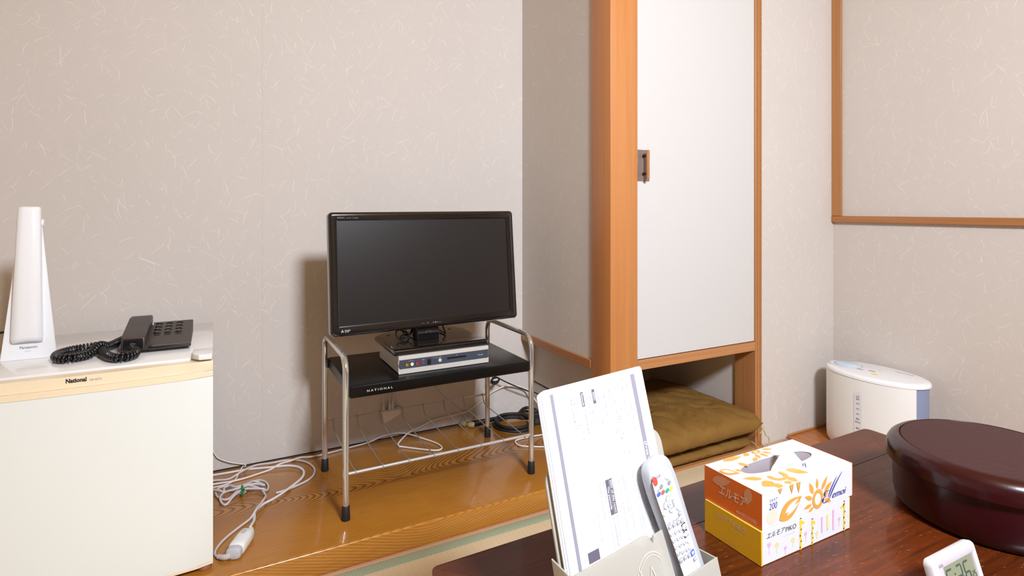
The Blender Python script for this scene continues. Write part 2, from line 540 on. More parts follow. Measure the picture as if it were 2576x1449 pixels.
def sweep(pts, r, n=8, closed=False, bm=None, flat=1.0):
    """Tube along a polyline; flat < 1 squashes it vertically."""
    bm = bm or BM()
    P = [Vector(p) for p in pts]
    m = len(P)
    rings = []
    up = None
    for i in range(m):
        if closed:
            t = P[(i + 1) % m] - P[(i - 1) % m]
        else:
            t = P[min(i + 1, m - 1)] - P[max(i - 1, 0)]
        if t.length < 1e-9:
            t = Vector((1, 0, 0))
        t.normalize()
        if up is None:
            up = Vector((0, 0, 1)) if abs(t.z) < 0.9 else Vector((0, 1, 0))
        s = t.cross(up)
        if s.length < 1e-4:
            s = t.cross(Vector((0.3, 1, 0.2)))
        s.normalize()
        q = s.cross(t).normalized()
        up = q
        rr = r(i / max(1, m - 1)) if callable(r) else r
        rings.append([bm.verts.new(P[i] + (s * math.cos(2 * PI * k / n) + q * (flat * math.sin(2 * PI * k / n))) * rr) for k in range(n)])
    for i in range(m if closed else m - 1):
        A, B = rings[i], rings[(i + 1) % m]
        for k in range(n):
            bm.faces.new((A[k], A[(k + 1) % n], B[(k + 1) % n], B[k]))
    if not closed:
        bm.faces.new(list(reversed(rings[0])))
        bm.faces.new(rings[-1])
    return bm

def lathe(prof, c, n=48, bm=None, M=None):
    bm = bm or BM()
    rings = []
    for (r, z) in prof:
        if r < 1e-6:
            rings.append([bm.verts.new((c[0], c[1], c[2] + z))])
        else:
            rings.append([bm.verts.new((c[0] + r * math.cos(2 * PI * k / n), c[1] + r * math.sin(2 * PI * k / n), c[2] + z)) for k in range(n)])
    for A, B in zip(rings, rings[1:]):
        for k in range(n):
            j = (k + 1) % n
            if len(A) == 1 and len(B) == 1:
                continue
            if len(A) == 1:
                bm.faces.new((A[0], B[j], B[k]))
            elif len(B) == 1:
                bm.faces.new((A[k], A[j], B[0]))
            else:
                bm.faces.new((A[k], A[j], B[j], B[k]))
    if M is not None:
        bm.transform(M)
    return bm

def frame(o, xd, yd):
    x = Vector(xd).normalized()
    z = x.cross(Vector(yd)).normalized()
    y = z.cross(x)
    m = Matrix((x, y, z)).transposed().to_4x4()
    m.translation = Vector(o)
    return m

def flat_shapes(polys, F, lift=0.0003, bm=None):
    """Thin printed shapes: 2-D outlines laid on the plane of the frame F, a hair proud."""
    bm = bm or BM()
    for i, pl in enumerate(polys):
        vs = [bm.verts.new(F @ Vector((p[0], p[1], lift + i * 0.000012))) for p in pl]
        try:
            bm.faces.new(vs)
        except ValueError:
            pass
    bmesh.ops.triangulate(bm, faces=bm.faces)
    return bm

def obj_flat(name, bm, mat, parent):
    """Like obj() but keeps the winding of flat prints."""
    me = bpy.data.meshes.new(name)
    r = root_of(parent)
    if r.name in ROOT:
        bm.transform(ROOT[r.name])
    bm.to_mesh(me)
    bm.free()
    me.materials.append(mat)
    o = bpy.data.objects.new(name, me)
    COL.objects.link(o)
    o.parent = parent
    return o

def text(body, size, F, mat, parent, name='lettering', align='LEFT', shear=0.0, sx=1.0, bold=0.0, lift=0.0004, spacing=1.0, width=None):
    c = bpy.data.curves.new(name, 'FONT')
    c.body = body
    c.size = size
    c.shear = shear
    c.align_x = align
    c.offset = bold
    c.space_character = spacing
    c.resolution_u = 3
    t = bpy.data.objects.new('tmp_text', c)
    COL.objects.link(t)
    me = bpy.data.meshes.new_from_object(t)
    bpy.data.objects.remove(t)
    bpy.data.curves.remove(c)
    if width and len(me.vertices):
        w = max(v.co.x for v in me.vertices) - min(v.co.x for v in me.vertices)
        sx = width / max(w, 1e-6)
    r = root_of(parent)
    M = (ROOT[r.name] if r.name in ROOT else Matrix.Identity(4)) @ F @ Matrix.Translation((0, 0, lift)) @ Matrix.Diagonal((sx, 1, 1, 1))
    me.transform(M)
    me.name = name
    me.materials.clear()
    me.materials.append(mat)
    o = bpy.data.objects.new(name, me)
    COL.objects.link(o)
    o.parent = parent
    return o

def ring_shape(cx, cy, rx, ry, k, a0=0, a1=360, n=28):
    o = [(cx + rx * math.cos(R(a0 + (a1 - a0) * i / n)), cy + ry * math.sin(R(a0 + (a1 - a0) * i / n))) for i in range(n + 1)]
    i_ = [(cx + rx * k * math.cos(R(a0 + (a1 - a0) * i / n)), cy + ry * k * math.sin(R(a0 + (a1 - a0) * i / n))) for i in range(n + 1)]
    return [[o[i], o[i + 1], i_[i + 1], i_[i]] for i in range(n)]

def ring(loops, bm=None, cap_first=False, cap_last=False, closed_loops=False):
    """Skin successive closed loops with the same number of points."""
    bm = bm or BM()
    V = [[bm.verts.new(p) for p in lp] for lp in loops]
    n = len(V[0])
    m = len(V)
    for a in range(m if closed_loops else m - 1):
        A, B = V[a], V[(a + 1) % m]
        for k in range(n):
            j = (k + 1) % n
            bm.faces.new((A[k], A[j], B[j], B[k]))
    if cap_first:
        bm.faces.new(list(reversed(V[0])))
    if cap_last:
        bm.faces.new(V[-1])
    return bm

def xz(y0):
    return lambda a, b, c: (a, y0 + c, b)

def xy(a, b, c):
    return (a, b, c)

def yz(a, b, c):
    return (c, a, b)

# ---------------------------------------------------------------- the room
YN = 2.108          # wall behind the television
ST = 0.0614         # top of the alcove board
XE = 2.362          # wall on the right
TOP = 2.36

floor = struct('floor', box(-1.6, 2.5, -2.3, 2.2, -0.08, -0.014), MT['sill'])
def mat_piece(name, x0, x1, y0, y1, m, z=0.0, r=0.002):
    return obj(name, box(x0, x1, y0, y1, -0.0135, z, r, 2), m, floor)
mat_piece('tatami_mat', -1.5, 1.279, 0.62, 1.4395, MT['tatami'])
mat_piece('border_cloth', -1.5, 1.279, 1.44, 1.4745, MT['border'], 0.0008)
mat_piece('sill_strip', -1.5, 1.158, 1.475, 1.4915, MT['sill'], 0.0005)
mat_piece('tatami_mat', 1.315, 2.015, -0.35, 1.4875, MT['tatami'])
mat_piece('border_cloth', 1.28, 1.3147, -0.35, 1.4875, MT['border'], 0.0008)
mat_piece('border_cloth', 2.0153, 2.05, -0.35, 1.4875, MT['border'], 0.0008)
mat_piece('tatami_mat', -1.5, 1.279, -0.35, 0.5845, MT['tatami'])
mat_piece('border_cloth', -1.5, 1.279, 0.585, 0.6195, MT['border'], 0.0008)
mat_piece('tatami_mat', -1.5, 2.05, -2.2, -0.3505, MT['tatami'])
mat_piece('floor_board', 2.0505, XE, -2.2, 1.4965, MT['board'], 0.010)
mat_piece('sill_strip', 1.9035, 2.05, 1.488, 1.4965, MT['sill'], 0.003)

struct('ceiling', box(-1.6, 2.5, -2.3, 2.2, TOP, TOP + 0.05), MT['ceiling'])
struct('wall_north', box(-1.6, 1.96, YN, YN + 0.08, -0.014, TOP), MT['wall'])
struct('wall_west', box(-1.6, -1.5, -2.3, YN, -0.014, TOP), MT['wall_tan'])
struct('wall_south', box(-1.5, XE, -2.3, -2.2, -0.014, TOP), MT['wall_tan'])
struct('wall_east', box(XE, XE + 0.09, -2.3, 1.58, -0.014, TOP), MT['wall'])
struct('wall_closet_front', box(1.9035, XE, 1.497, 1.56, -0.014, TOP), MT['wall'])
struct('wall_alcove_upper', box(1.165, 1.2145, 1.605, YN, 0.4055, TOP), MT['wall'])
struct('wall_alcove_lower', box(1.222, 1.268, 1.605, YN, ST, 0.3745), MT['wall'])
struct('wall_closet_right', box(1.875, 1.955, 1.5925, YN, -0.014, TOP), MT['wall_plain'])

# alcove board with a softened front edge
struct('floor_alcove', box(-1.5, 1.27, 1.4925, YN, -0.013, ST, 0.0065, 4), MT['step'])
# closet floor and shelf
cl = struct('floor_closet', box(1.2705, 1.8745, 1.60, YN, -0.013, 0.007), MT['board'])
obj('sill_board', box(1.1605, 1.9025, 1.488, 1.5995, -0.013, 0.0065, 0.001, 1), MT['trim_x'], cl)
struct('ceiling_closet_shelf', box(1.2705, 1.8745, 1.531, YN, 0.383, 0.405), MT['wall_plain'])

# pillar, rails and posts
struct('pillar', box(1.16, 1.2755, 1.494, 1.6045, 0.0066, TOP, 0.0022, 2), MT['pillar'])
struct('trim_1', box(1.158, 1.2695, 1.605, YN, 0.3747, 0.4052, 0.0012, 1), MT['trim_y'])
struct('trim_2', box(1.276, 1.8632, 1.494, 1.5305, 0.3797, 0.4135, 0.0012, 1), MT['trim_x'])
p = struct('trim_3', box(1.8636, 1.9027, 1.494, 1.592, 0.0066, TOP, 0.0014, 1), MT['trim_z'])
obj('groove_strip', box(1.8745, 1.8785, 1.4925, 1.4938, 0.007, TOP), MT['trim_y'], p)
obj('groove_strip', box(1.8905, 1.8945, 1.4925, 1.4938, 0.007, TOP), MT['trim_y'], p)
struct('trim_4', box(2.349, XE - 0.0005, 1.4575, 1.4965, 0.9025, TOP, 0.0012, 1), MT['trim_z'])
struct('trim_5', box(2.347, XE - 0.0005, -1.83, 1.4965, 0.8755, 0.902, 0.0012, 1), MT['trim_y'])
struct('trim_6', box(2.349, XE - 0.0005, -1.87, -1.80, 0.9025, TOP, 0.0012, 1), MT['trim_z'])
struct('trim_7', box(1.276, 1.8632, 1.494, 1.5305, 1.98, 2.02, 0.0012, 1), MT['trim_x'])
struct('wall_closet_top', box(1.276, 1.8632, 1.497, 1.53, 2.0205, TOP), MT['wall'])
struct('baseboard_north', box(2.06, XE - 0.001, 1.490, 1.4962, 0.0102, 0.0175, 0.001, 1), MT['trim_x'])
struct('baseboard_alcove', box(-1.5, 1.222, 2.1052, 2.1078, ST, ST + 0.0035), MT['dark_gap'])
struct('trim_8', box(1.2195, 1.2218, 1.61, YN, 0.1855, 0.1895), MT['dark_gap'])
struct('trim_9', box(1.2195, 1.2218, 1.627, 1.6295, 0.19, 0.3745), MT['dark_gap'])

# closet door with its pull
d = struct('door_1', box(1.2762, 1.8628, 1.4985, 1.517, 0.4165, 1.979, 0.0008, 1), MT['fusuma'])
hp = obj('pull_plate', box(1.2764, 1.3296, 1.4962, 1.4984, 1.0275, 1.1347, 0.0008, 1), MT['bronze'], d)
bmh = BM()
for zz in (1.052, 1.1135):
    lathe([(0.0, 0.0), (0.0052, 0.0), (0.0062, 0.004), (0.0042, 0.008), (0.0034, 0.021), (0.0, 0.021)], (0, 0, 0), 14, bmh)
    bmesh.ops.transform(bmh, matrix=Matrix.Translation((1.302, 1.4962, zz)) @ Matrix.Rotation(R(90), 4, 'X'), verts=bmh.verts[-(14 * 4 + 2):])
obj('pull_post', bmh, MT['dark_bronze'], hp)
obj('pull_bar', box(1.2965, 1.3075, 1.4695, 1.4765, 1.033, 1.1325, 0.0015, 2), MT['trim_z'], hp)

# ---------------------------------------------------------------- low table
TZ = 0.34
tb = thing('low_table', 'low dark red-brown lacquered wooden table with a framed top', 'table', (0.313, 0.8815, 0.0), Matrix.Rotation(R(0.6), 3, 'Z'))
TL, TW, BR = 1.24, 0.75, 0.115
obj('top_panel', box(BR + .0006, TL - BR - .0006, -TW + BR + .0006, -BR - .0006, 0.312, TZ - 0.0004, 0.0006, 1), MT['table_panel'], tb)
rr = 0.014
def rail(poly, m):
    obj('top_rail', prism(poly, xy, 0.312, TZ, r=0.0003, seg=1), m, tb)
g = 0.0001
def arc(cx, cy, a0, a1, r, n=4):
    return [(cx + r * math.cos(R(a0 + (a1 - a0) * i / n)), cy + r * math.sin(R(a0 + (a1 - a0) * i / n))) for i in range(n + 1)]
rail([(BR + g, -BR)] + list(reversed(arc(rr, -rr, 90, 135, rr))) [0:0] + arc(rr, -rr, 135, 90, rr) + arc(TL - rr, -rr, 90, 45, rr) + [(TL - BR - g, -BR)], MT['table_rail_x'])
rail([(TL - BR - g, -TW + BR)] + arc(TL - rr, -TW + rr, -45, -90, rr) + arc(rr, -TW + rr, -90, -135, rr) + [(BR + g, -TW + BR)], MT['table_rail_x'])
rail([(BR, -TW + BR + g)] + arc(rr, -TW + rr, 225, 180, rr) + arc(rr, -rr, 180, 135, rr) + [(BR, -BR - g)], MT['table_rail_y'])
rail([(TL - BR, -BR - g)] + arc(TL - rr, -rr, 45, 0, rr) + arc(TL - rr, -TW + rr, 0, -45, rr) + [(TL - BR, -TW + BR + g)], MT['table_rail_y'])
def off(r0, z):
    return [(x, y, z) for x, y in rounded(-r0, TL + r0, -TW - r0, r0, rr + r0, 6)]
obj('edge_band', ring([off(-0.02, 0.296), off(0.001, 0.292), off(0.0055, 0.298), off(0.0065, 0.315), off(0.0045, 0.329), off(0.0004, 0.3345), off(-0.02, 0.3118)], closed_loops=False), MT['table_edge'], tb, 60)
for x0, x1, y0, y1 in ((0.06, TL - 0.06, -0.075, -0.05), (0.06, TL - 0.06, -TW + 0.05, -TW + 0.075), (0.05, 0.075, -TW + 0.07, -0.07), (TL - 0.075, TL - 0.05, -TW + 0.07, -0.07)):
    obj('apron', box(x0, x1, y0, y1, 0.24, 0.3118, 0.002, 1), MT['table_rail_x'], tb)
for x in (0.045, TL - 0.105):
    for y in (-0.105, -TW + 0.045):
        obj('leg', box(x, x + 0.06, y, y + 0.06, 0.0005, 0.3118, 0.006, 2), MT['table_edge'], tb)

# ---------------------------------------------------------------- refrigerator
FX0, FX1 = -0.4735, -0.0035
fr = thing('refrigerator', 'small white one-door refrigerator with a yellowed band below its top', 'refrigerator', (-0.238, 1.78, ST))
FZ = 0.5707
def bowed(inset=0.0, back=1.562, bow=0.010, y0=1.5325, n=14, x0=FX0, x1=FX1, rc=0.010):
    pts = []
    xc, hw = (FX0 + FX1) / 2, (FX1 - FX0) / 2
    for i in range(n + 1):
        x = x0 + (x1 - x0) * i / n
        t = (x - xc) / hw
        y = y0 - bow * (1 - t * t) + inset
        e = min(x - FX0, FX1 - x)
        if e < rc:
            y += (rc - e) * 0.45
        pts.append((x, y))
    return pts + [(x1, back), (x0, back)]
obj('cabinet', box(FX0 + .002, FX1 - .001, 1.5635, 2.03, 0.0745, 0.5525, 0.004, 2), MT['fridge'], fr)
obj('top_panel', box(FX0, FX1, 1.5665, 2.034, 0.553, FZ, 0.003, 2), MT['fridge_top'], fr)
dr = obj('door', prism(bowed(), xy, 0.081, 0.5275, r=0.002, seg=2), MT['fridge'], fr)
obj('door_foot_strip', prism(bowed(0.0005), xy, 0.0755, 0.0807, r=0.001, seg=1), MT['fridge_band'], dr)
bd = obj('handle_band', prism(bowed(0.0), xy, 0.528, 0.5415, r=0.0025, seg=3), MT['fridge_band'], fr)
def scoop():
    pts = []
    for x, y in bowed(0.0, n=47)[:48]:
        e = max(0.0, min(1.0, (min(x - FX0, FX1 - x) - 0.03) / 0.035))
        pts.append((x, y + 0.0008 + 0.0052 * e * e * (3 - 2 * e)))
    return pts + [(FX1, 1.562), (FX0, 1.562)]
obj('handle_recess', prism(scoop(), xy, 0.5418, 0.5665, r=0.002, seg=2), MT['fridge_band'], bd)
FB = frame((-0.2855, 1.5285, 0.5535), (1, 0, 0), (0, 0, 1))
text('National', 0.0125, FB, MT['print_black'], bd, bold=0.0005, width=0.0365, lift=0.0006)
text('NR-A5TA', 0.0065, FB @ Matrix.Translation((0.0425, -0.0005, 0)), MT['grey'], bd, width=0.021, lift=0.0009)
hc = [(-0.047, 1.60), (-0.047, 1.548), (-0.033, 1.5275), (-0.006, 1.5255), (-0.004, 1.53), (-0.004, 1.60)]
obj('hinge_cover', prism([(x, y) for x, y in hc], xy, FZ + 0.0003, FZ + 0.0135, r=0.003, seg=2), MT['white_matt'], fr)
for x in (FX0 + 0.024, FX1 - 0.018):
    for y in (1.553, 2.0):
        obj('levelling_foot', lathe([(0, 0.0003), (0.014, 0.0003), (0.0155, 0.003), (0.0145, 0.008), (0.012, 0.0128), (0, 0.0128)], (x, y, ST), 14), MT['iron'], fr)

# ---------------------------------------------------------------- desk lamp on the refrigerator
lp = thing('desk_lamp', 'white folded desk lamp standing on the refrigerator', 'lamp', (-0.393, 1.78, FZ))
def wedge(zs):
    return None
bm = BM()
sections = []
for t, (xa, xb, ya, yb) in ((0.0, (-0.4475, -0.3405, 1.7335, 1.835)), (0.012, (-0.4472, -0.3408, 1.7335, 1.835)), (0.5, (-0.4285, -0.3575, 1.738, 1.795)), (0.93, (-0.4155, -0.3722, 1.746, 1.772)), (1.0, (-0.412, -0.376, 1.75, 1.768))):
    z = FZ + 0.0004 + 0.352 * t
    q_ = (yb - ya) * 0.36
    sections.append([(xa, ya + 0.0015, z), (xa + 0.001, ya, z), (xb - 0.001, ya, z), (xb, ya + 0.0015, z), (xb - q_, yb - 0.004, z), (xb - q_ - 0.004, yb, z), (xa + q_ + 0.004, yb, z), (xa + q_, yb - 0.004, z)])
ring(sections, bm, True, True)
obj('stand', bm, MT['white'], lp, 50)
sec = []
for t, hw_, th, yf in ((0.0, 0.0275, 0.012, 1.722), (0.012, 0.0292, 0.02, 1.7165), (0.04, 0.0296, 0.026, 1.712), (0.5, 0.0255, 0.026, 1.715), (0.97, 0.0212, 0.024, 1.722), (0.993, 0.0205, 0.02, 1.7245), (1.0, 0.018, 0.014, 1.728)):
    z = 0.6155 + (0.937 - 0.6155) * t
    cx = -0.393 + 0.0015 * (1 - t) * -1.5
    lo = []
    n = 18
    for i in range(n + 1):                                   # convex front
        a = -1 + 2 * i / n
        lo.append((cx + hw_ * a, yf + 0.008 * abs(a) ** 3.2, z - 0.004 * abs(a) ** 2 * (1 if t < .3 else 0)))
    for a in (1, 0.6, 0.2, -0.2, -0.6, -1):
        lo.append((cx + hw_ * 0.97 * a, yf + th, z))
    sec.append(lo)
obj('lamp_head', ring(sec, None, True, True), MT['white'], lp, 50)
obj('hinge_knob', lathe([(0, 0), (0.0085, 0), (0.0095, 0.002), (0.0085, 0.005), (0, 0.0055)], (0, 0, 0), 18, M=Matrix.Translation((-0.3735, 1.752, 0.897)) @ Matrix.Rotation(R(90), 4, 'Y')), MT['white_matt'], lp)
FL = frame((-0.411, 1.7335, 0.5975), (1, 0, 0), (0, 0.02, 1))
text('Panasonic', 0.0085, FL, MT['grey'], lp, width=0.033, bold=0.0001, lift=0.0012)
text('SQ329', 0.004, FL @ Matrix.Translation((0.010, -0.008, 0)), MT['ink_faint'], lp, width=0.012, lift=0.001)
obj('power_cord', sweep(spline([(-0.41, 1.80, 0.617), (-0.45, 1.845, 0.622), (-0.50, 1.88, 0.613), (-0.55, 1.93, 0.60), (-0.58, 2.0, 0.56), (-0.59, 2.06, 0.40), (-0.59, 2.075, 0.1)], 5), 0.0028, 8), MT['black_rubber'], lp)

# ---------------------------------------------------------------- telephone
ph = thing('telephone', 'dark brown push-button telephone on the refrigerator', 'telephone', (-0.13, 1.765, FZ))
px0, px1 = -0.2105, -0.0545
prof = [(1.672, 0.5785), (1.668, 0.5835), (1.671, 0.5875), (1.862, 0.6135), (1.866, 0.6105), (1.866, 0.5785)]
bs = obj('base', prism(prof, yz, px0, px1, r=0.0025, seg=2), MT['phone'], ph)
obj('front_lip', prism([(1.6665, 0.579), (1.663, 0.5825), (1.6655, 0.5868), (1.675, 0.5882), (1.675, 0.579)], yz, -0.1475, px1 + 0.0006, r=0.0012, seg=2), MT['phone_gloss'], bs)
obj('plinth', box(px0 + 0.004, px1 - 0.006, 1.676, 1.86, FZ + 0.0004, 0.5783, 0.0015, 1), MT['phone_gloss'], ph)
hs = [(1.664, 0.5835), (1.6635, 0.6075), (1.6665, 0.6120), (1.675, 0.6140), (1.72, 0.6195), (1.78, 0.6275), (1.835, 0.6350), (1.858, 0.6355), (1.866, 0.629), (1.868, 0.6145), (1.84, 0.6115), (1.70, 0.5925), (1.69, 0.5845)]
h_ = obj('handset', prism(hs, yz, -0.2035, -0.1525, r=0.004, seg=3), MT['phone'], ph)
obj('handset_end', prism([(1.6632, 0.5838), (1.6618, 0.6070), (1.6655, 0.6105), (1.668, 0.6105), (1.668, 0.5838)], yz, -0.199, -0.157, r=0.001, seg=1), MT['phone_gloss'], h_)
FP = frame((-0.183, 1.6618, 0.5955), (1, 0, 0), (0, -0.1, 1))
obj_flat('maker_mark', flat_shapes(ring_shape(0.003, 0.003, 0.003, 0.003, 0.7, 30, 330) + [[(0.0065, 0.0045), (0.0105, 0.003), (0.0065, 0.0015)]], FP, 0.0006), MT['grey'], h_)
obj('hook_button', box(-0.1515, -0.1485, 1.83, 1.845, 0.610, 0.6185, 0.0008, 1), MT['lightgrey'], ph)
key0 = None
def slope_z(y):
    return 0.5875 + (y - 1.671) * (0.026 / 0.191)
for r_ in range(4):
    for c_ in range(3):
        kx = -0.1355 + c_ * 0.0245
        ky = 1.845 - r_ * 0.026
        bmk = lathe([(0, 0.0042), (0.004, 0.0038), (0.0075, 0.0022), (0.0088, 0.0002), (0, 0.0002)], (0, 0, 0), 14)
        bmk.transform(Matrix.Translation((kx, ky, slope_z(ky) + 0.0003)) @ Matrix.Rotation(R(7.8), 4, 'X') @ Matrix.Diagonal((1.05, 0.95, 1, 1)))
        k = obj('key', bmk, MT['phone_gloss'], ph)
        Fk = frame((kx - 0.0028, ky - 0.004, slope_z(ky) + 0.0042), (1, 0, 0), (0, 1, 0.136))
        text('123456789*0#'[r_ * 3 + c_], 0.0085, Fk, MT['lightgrey'], k, lift=0.0006)
for c_ in range(3):
    obj('key_label', box(-0.1355 + c_ * 0.0245 - 0.008, -0.1355 + c_ * 0.0245 + 0.008, 1.7475, 1.7505, slope_z(1.749) - 0.0005, slope_z(1.749) + 0.0006), MT['phone_gloss'], ph)
path = spline([(-0.18, 1.668, 0.586), (-0.171, 1.645, 0.5835), (-0.172, 1.612, 0.5825), (-0.192, 1.592, 0.5825), (-0.216, 1.612, 0.5825), (-0.236, 1.66, 0.5825), (-0.25, 1.712, 0.584), (-0.262, 1.752, 0.5835), (-0.288, 1.752, 0.5825), (-0.318, 1.728, 0.5825), (-0.333, 1.692, 0.5825), (-0.322, 1.654, 0.5825), (-0.296, 1.642, 0.5825), (-0.266, 1.668, 0.5825), (-0.251, 1.70, 0.5945), (-0.238, 1.735, 0.5845), (-0.222, 1.79, 0.5825), (-0.207, 1.835, 0.583)], 24)
L = [0.0]
for a, b in zip(path, path[1:]):
    L.append(L[-1] + (b - a).length)
hel = []
i = 0
s = 0.0
step = 0.00075
while s < L[-1]:
    while i < len(L) - 2 and L[i + 1] < s:
        i += 1
    f = (s - L[i]) / max(1e-9, L[i + 1] - L[i])
    p = path[i].lerp(path[i + 1], f)
    t = (path[i + 1] - path[i]).normalized()
    sd = t.cross(Vector((0, 0, 1))).normalized()
    up = sd.cross(t)
    ph_ = s / 0.0076 * 2 * PI
    rr_ = 0.0088
    hel.append(p + (sd * math.cos(ph_) + up * math.sin(ph_)) * rr_)
    s += step
obj('coiled_cord', sweep(hel, 0.0026, 6), MT['phone_gloss'], ph, 80)

# ---------------------------------------------------------------- television stand
sd_ = thing('television_stand', 'chrome tube television stand with a black tray and wire rack', 'stand', (0.623, 1.778, ST))
LX, RX, LY0, LY1 = 0.3244, 0.9225, 1.6085, 1.945
def side_frame(x):
    zt = 0.513
    rb = 0.042
    pts = [(x, LY0, ST + 0.006), (x, LY0, 0.25), (x, LY0, zt - rb)]
    for i in range(1, 9):
        a = R(180 - 90 * i / 8)
        pts.append((x, LY0 + rb + rb * math.cos(a), zt - rb + rb * math.sin(a)))
    for i in range(0, 9):
        a = R(90 - 90 * i / 8)
        pts.append((x, LY1 - rb + rb * math.cos(a), zt - rb + rb * math.sin(a)))
    pts += [(x, LY1, 0.25), (x, LY1, ST + 0.006)]
    o = obj('side_frame', sweep(pts, 0.0088, 16), MT['chrome'], sd_, 60)
    for y in (LY0, LY1):
        obj('rubber_foot', lathe([(0, 0), (0.0118, 0), (0.0124, 0.003), (0.0108, 0.038), (0.0092, 0.040), (0.0089, 0.0405)], (x, y, ST + 0.0003), 18), MT['black_rubber'], o)
side_frame(LX)
side_frame(RX)
TT = 0.4334
tr = obj('tray', box(0.3355, 0.9105, 1.5985, 1.957, 0.4005, TT, 0.0028, 2), MT['tray'], sd_)
for x in (0.3346, 0.9112):
    for y in (1.609, 1.945):
        obj('bracket', box(x - 0.002, x + 0.002, y - 0.006, y + 0.006, 0.404, 0.43, 0.0005, 1), MT['black'], tr)
text('NATIONAL', 0.0088, frame((0.3805, 1.5983, 0.4135), (1, 0, 0), (0, 0, 1)), MT['silver'], tr, spacing=1.5, width=0.074, lift=0.0006, bold=0.0001)
zb, zf = 0.2255, 0.1885
obj('rack_rod', sweep([(LX, 1.9425, zb), (RX, 1.9425, zb)], 0.0033, 10), MT['rod'], sd_)
obj('rack_rod', sweep([(LX, 1.6085, zf), (RX, 1.6085, zf)], 0.0044, 12), MT['rod'], sd_)
for k in range(8):
    xb = 0.3495 + k * 0.0785
    xf = 0.3514 + k * 0.0779
    pts = []
    for i in range(7):
        a = R(-90 + 180 * i / 6)
        pts.append((xb, 1.9425 + 0.0046 * math.cos(a + PI / 2), zb + 0.0046 * math.sin(a + PI / 2)))
    pts = [(xb, 1.9425 + 0.0046, zb - 0.002), (xb, 1.9425 + 0.0035, zb + 0.0035), (xb, 1.9425, zb + 0.0047), (xb, 1.9425 - 0.0045, zb + 0.0015), (xb, 1.936, zb - 0.006), (xb + .001, 1.931, 0.205), (xb + .002, 1.922, 0.1965), (xb + .003, 1.905, 0.1935), ((xb + xf) / 2, 1.76, 0.191), (xf, 1.625, 0.1895), (xf, 1.6125, 0.194), (xf, 1.6085, zf + 0.0058), (xf, 1.6030, zf + 0.002), (xf, 1.6035, zf - 0.0035), (xf, 1.6085, zf - 0.0058)]
    obj('rack_wire', sweep(pts, 0.0018, 6), MT['wire'], sd_, 80)

# ---------------------------------------------------------------- set-top box
rc = thing('set_top_box', 'silver set-top box on the black stand tray', 'set-top box', (0.636, 1.76, TT))
bx0, bx1, by0, by1 = 0.4875, 0.7855, 1.648, 1.868
by = obj('case', box(bx0, bx1, by0 + 0.003, by1, TT + 0.003, 0.4885, 0.001, 1), MT['silver'], rc)
for x in (bx0 + 0.02, bx1 - 0.02):
    for y in (by0 + 0.03, by1 - 0.02):
        obj('foot', box(x - 0.008, x + 0.008, y - 0.008, y + 0.008, TT + 0.0002, TT + 0.0029), MT['black_rubber'], rc)
obj('front_rail', prism([(bx0, 0.4885), (bx1, 0.4885), (bx1, 0.4765), (bx0, 0.4765)], xz(by0), 0.0, 0.0028, r=0.0006, seg=1), MT['silver'], rc)
obj('front_rail', prism([(bx0 - 0.001, 0.4495), (bx0 + 0.003, 0.4495), (bx1 - 0.003, 0.4495), (bx1, 0.4515), (bx1, TT + 0.0015), (bx0, TT + 0.0015), (bx0 - 0.001, 0.452)], xz(by0 - 0.0008), 0.0, 0.0036, r=0.0004, seg=1), MT['silver'], rc)
fpn = obj('front_panel', prism([(bx0 + 0.003, 0.4762), (bx1 - 0.002, 0.4762), (bx1 - 0.002, 0.4498), (bx0 + 0.004, 0.4498), (bx0 + 0.0005, 0.4590)], xz(by0 + 0.0006), 0.0, 0.0022), MT['slate'], rc)
YF = by0 + 0.0006
def knob_at(name, x, z, prof, m, par, n=16):
    return obj(name, lathe(prof, (0, 0, 0), n, M=Matrix.Translation((x, YF, z)) @ Matrix.Rotation(R(90), 4, 'X')), m, par)
for x, m in ((0.5129, 'gold'), (0.5290, 'jack_white'), (0.5445, 'jack_red')):
    j = knob_at('jack', x, 0.4613, [(0.0, 0.0006), (0.0062, 0.0006), (0.0062, 0.0)], MT['black'], fpn)
    obj('jack_ring', lathe([(0.0052, 0.0004), (0.0052, 0.0022), (0.0024, 0.0022), (0.0018, 0.0008), (0, 0.0008)], (0, 0, 0), 16, M=Matrix.Translation((x, YF, 0.4613)) @ Matrix.Rotation(R(90), 4, 'X')), MT[m], fpn)
knob_at('indicator', 0.565, 0.4608, [(0.0, 0.0014), (0.0024, 0.001), (0.0028, 0.0)], MT['led'], fpn)
obj('receiver_window', box(0.5775, 0.5895, YF - 0.0006, YF, 0.453, 0.4695), MT['black'], fpn)
knob_at('reset_hole', 0.6035, 0.461, [(0.0, 0.0004), (0.0012, 0.0004), (0.0012, 0.0)], MT['black'], fpn, 8)
knob_at('power_button', 0.6185, 0.4618, [(0.0, 0.0032), (0.0045, 0.003), (0.0056, 0.0018), (0.0056, 0.0)], MT['silver'], fpn)
obj('card_slot', prism(rounded(0.642, 0.708, 0.4615, 0.4672, 0.0025, 3), xz(YF - 0.0005), 0.0, 0.0005), MT['black'], fpn)
FR_ = frame((0, YF, 0), (1, 0, 0), (0, 0, 1))
def rtext(s, x, z, size, width):
    text(s, size, FR_ @ Matrix.Translation((x, z, 0)), MT['lightgrey'], fpn, width=width)
rtext('Pioneer', 0.748, 0.4605, 0.0075, 0.0185)
rtext('ビデオ入力', 0.519, 0.4705, 0.003, 0.014)
rtext('電源', 0.5605, 0.469, 0.0034, 0.0075)
rtext('オープン/B-CAS', 0.594, 0.4705, 0.0028, 0.018)
rtext('電源', 0.615, 0.4695, 0.0034, 0.0075)
obj_flat('card_mark', flat_shapes([[(0.6735, 0.472), (0.6765, 0.472), (0.675, 0.4695)]], FR_), MT['lightgrey'], fpn)

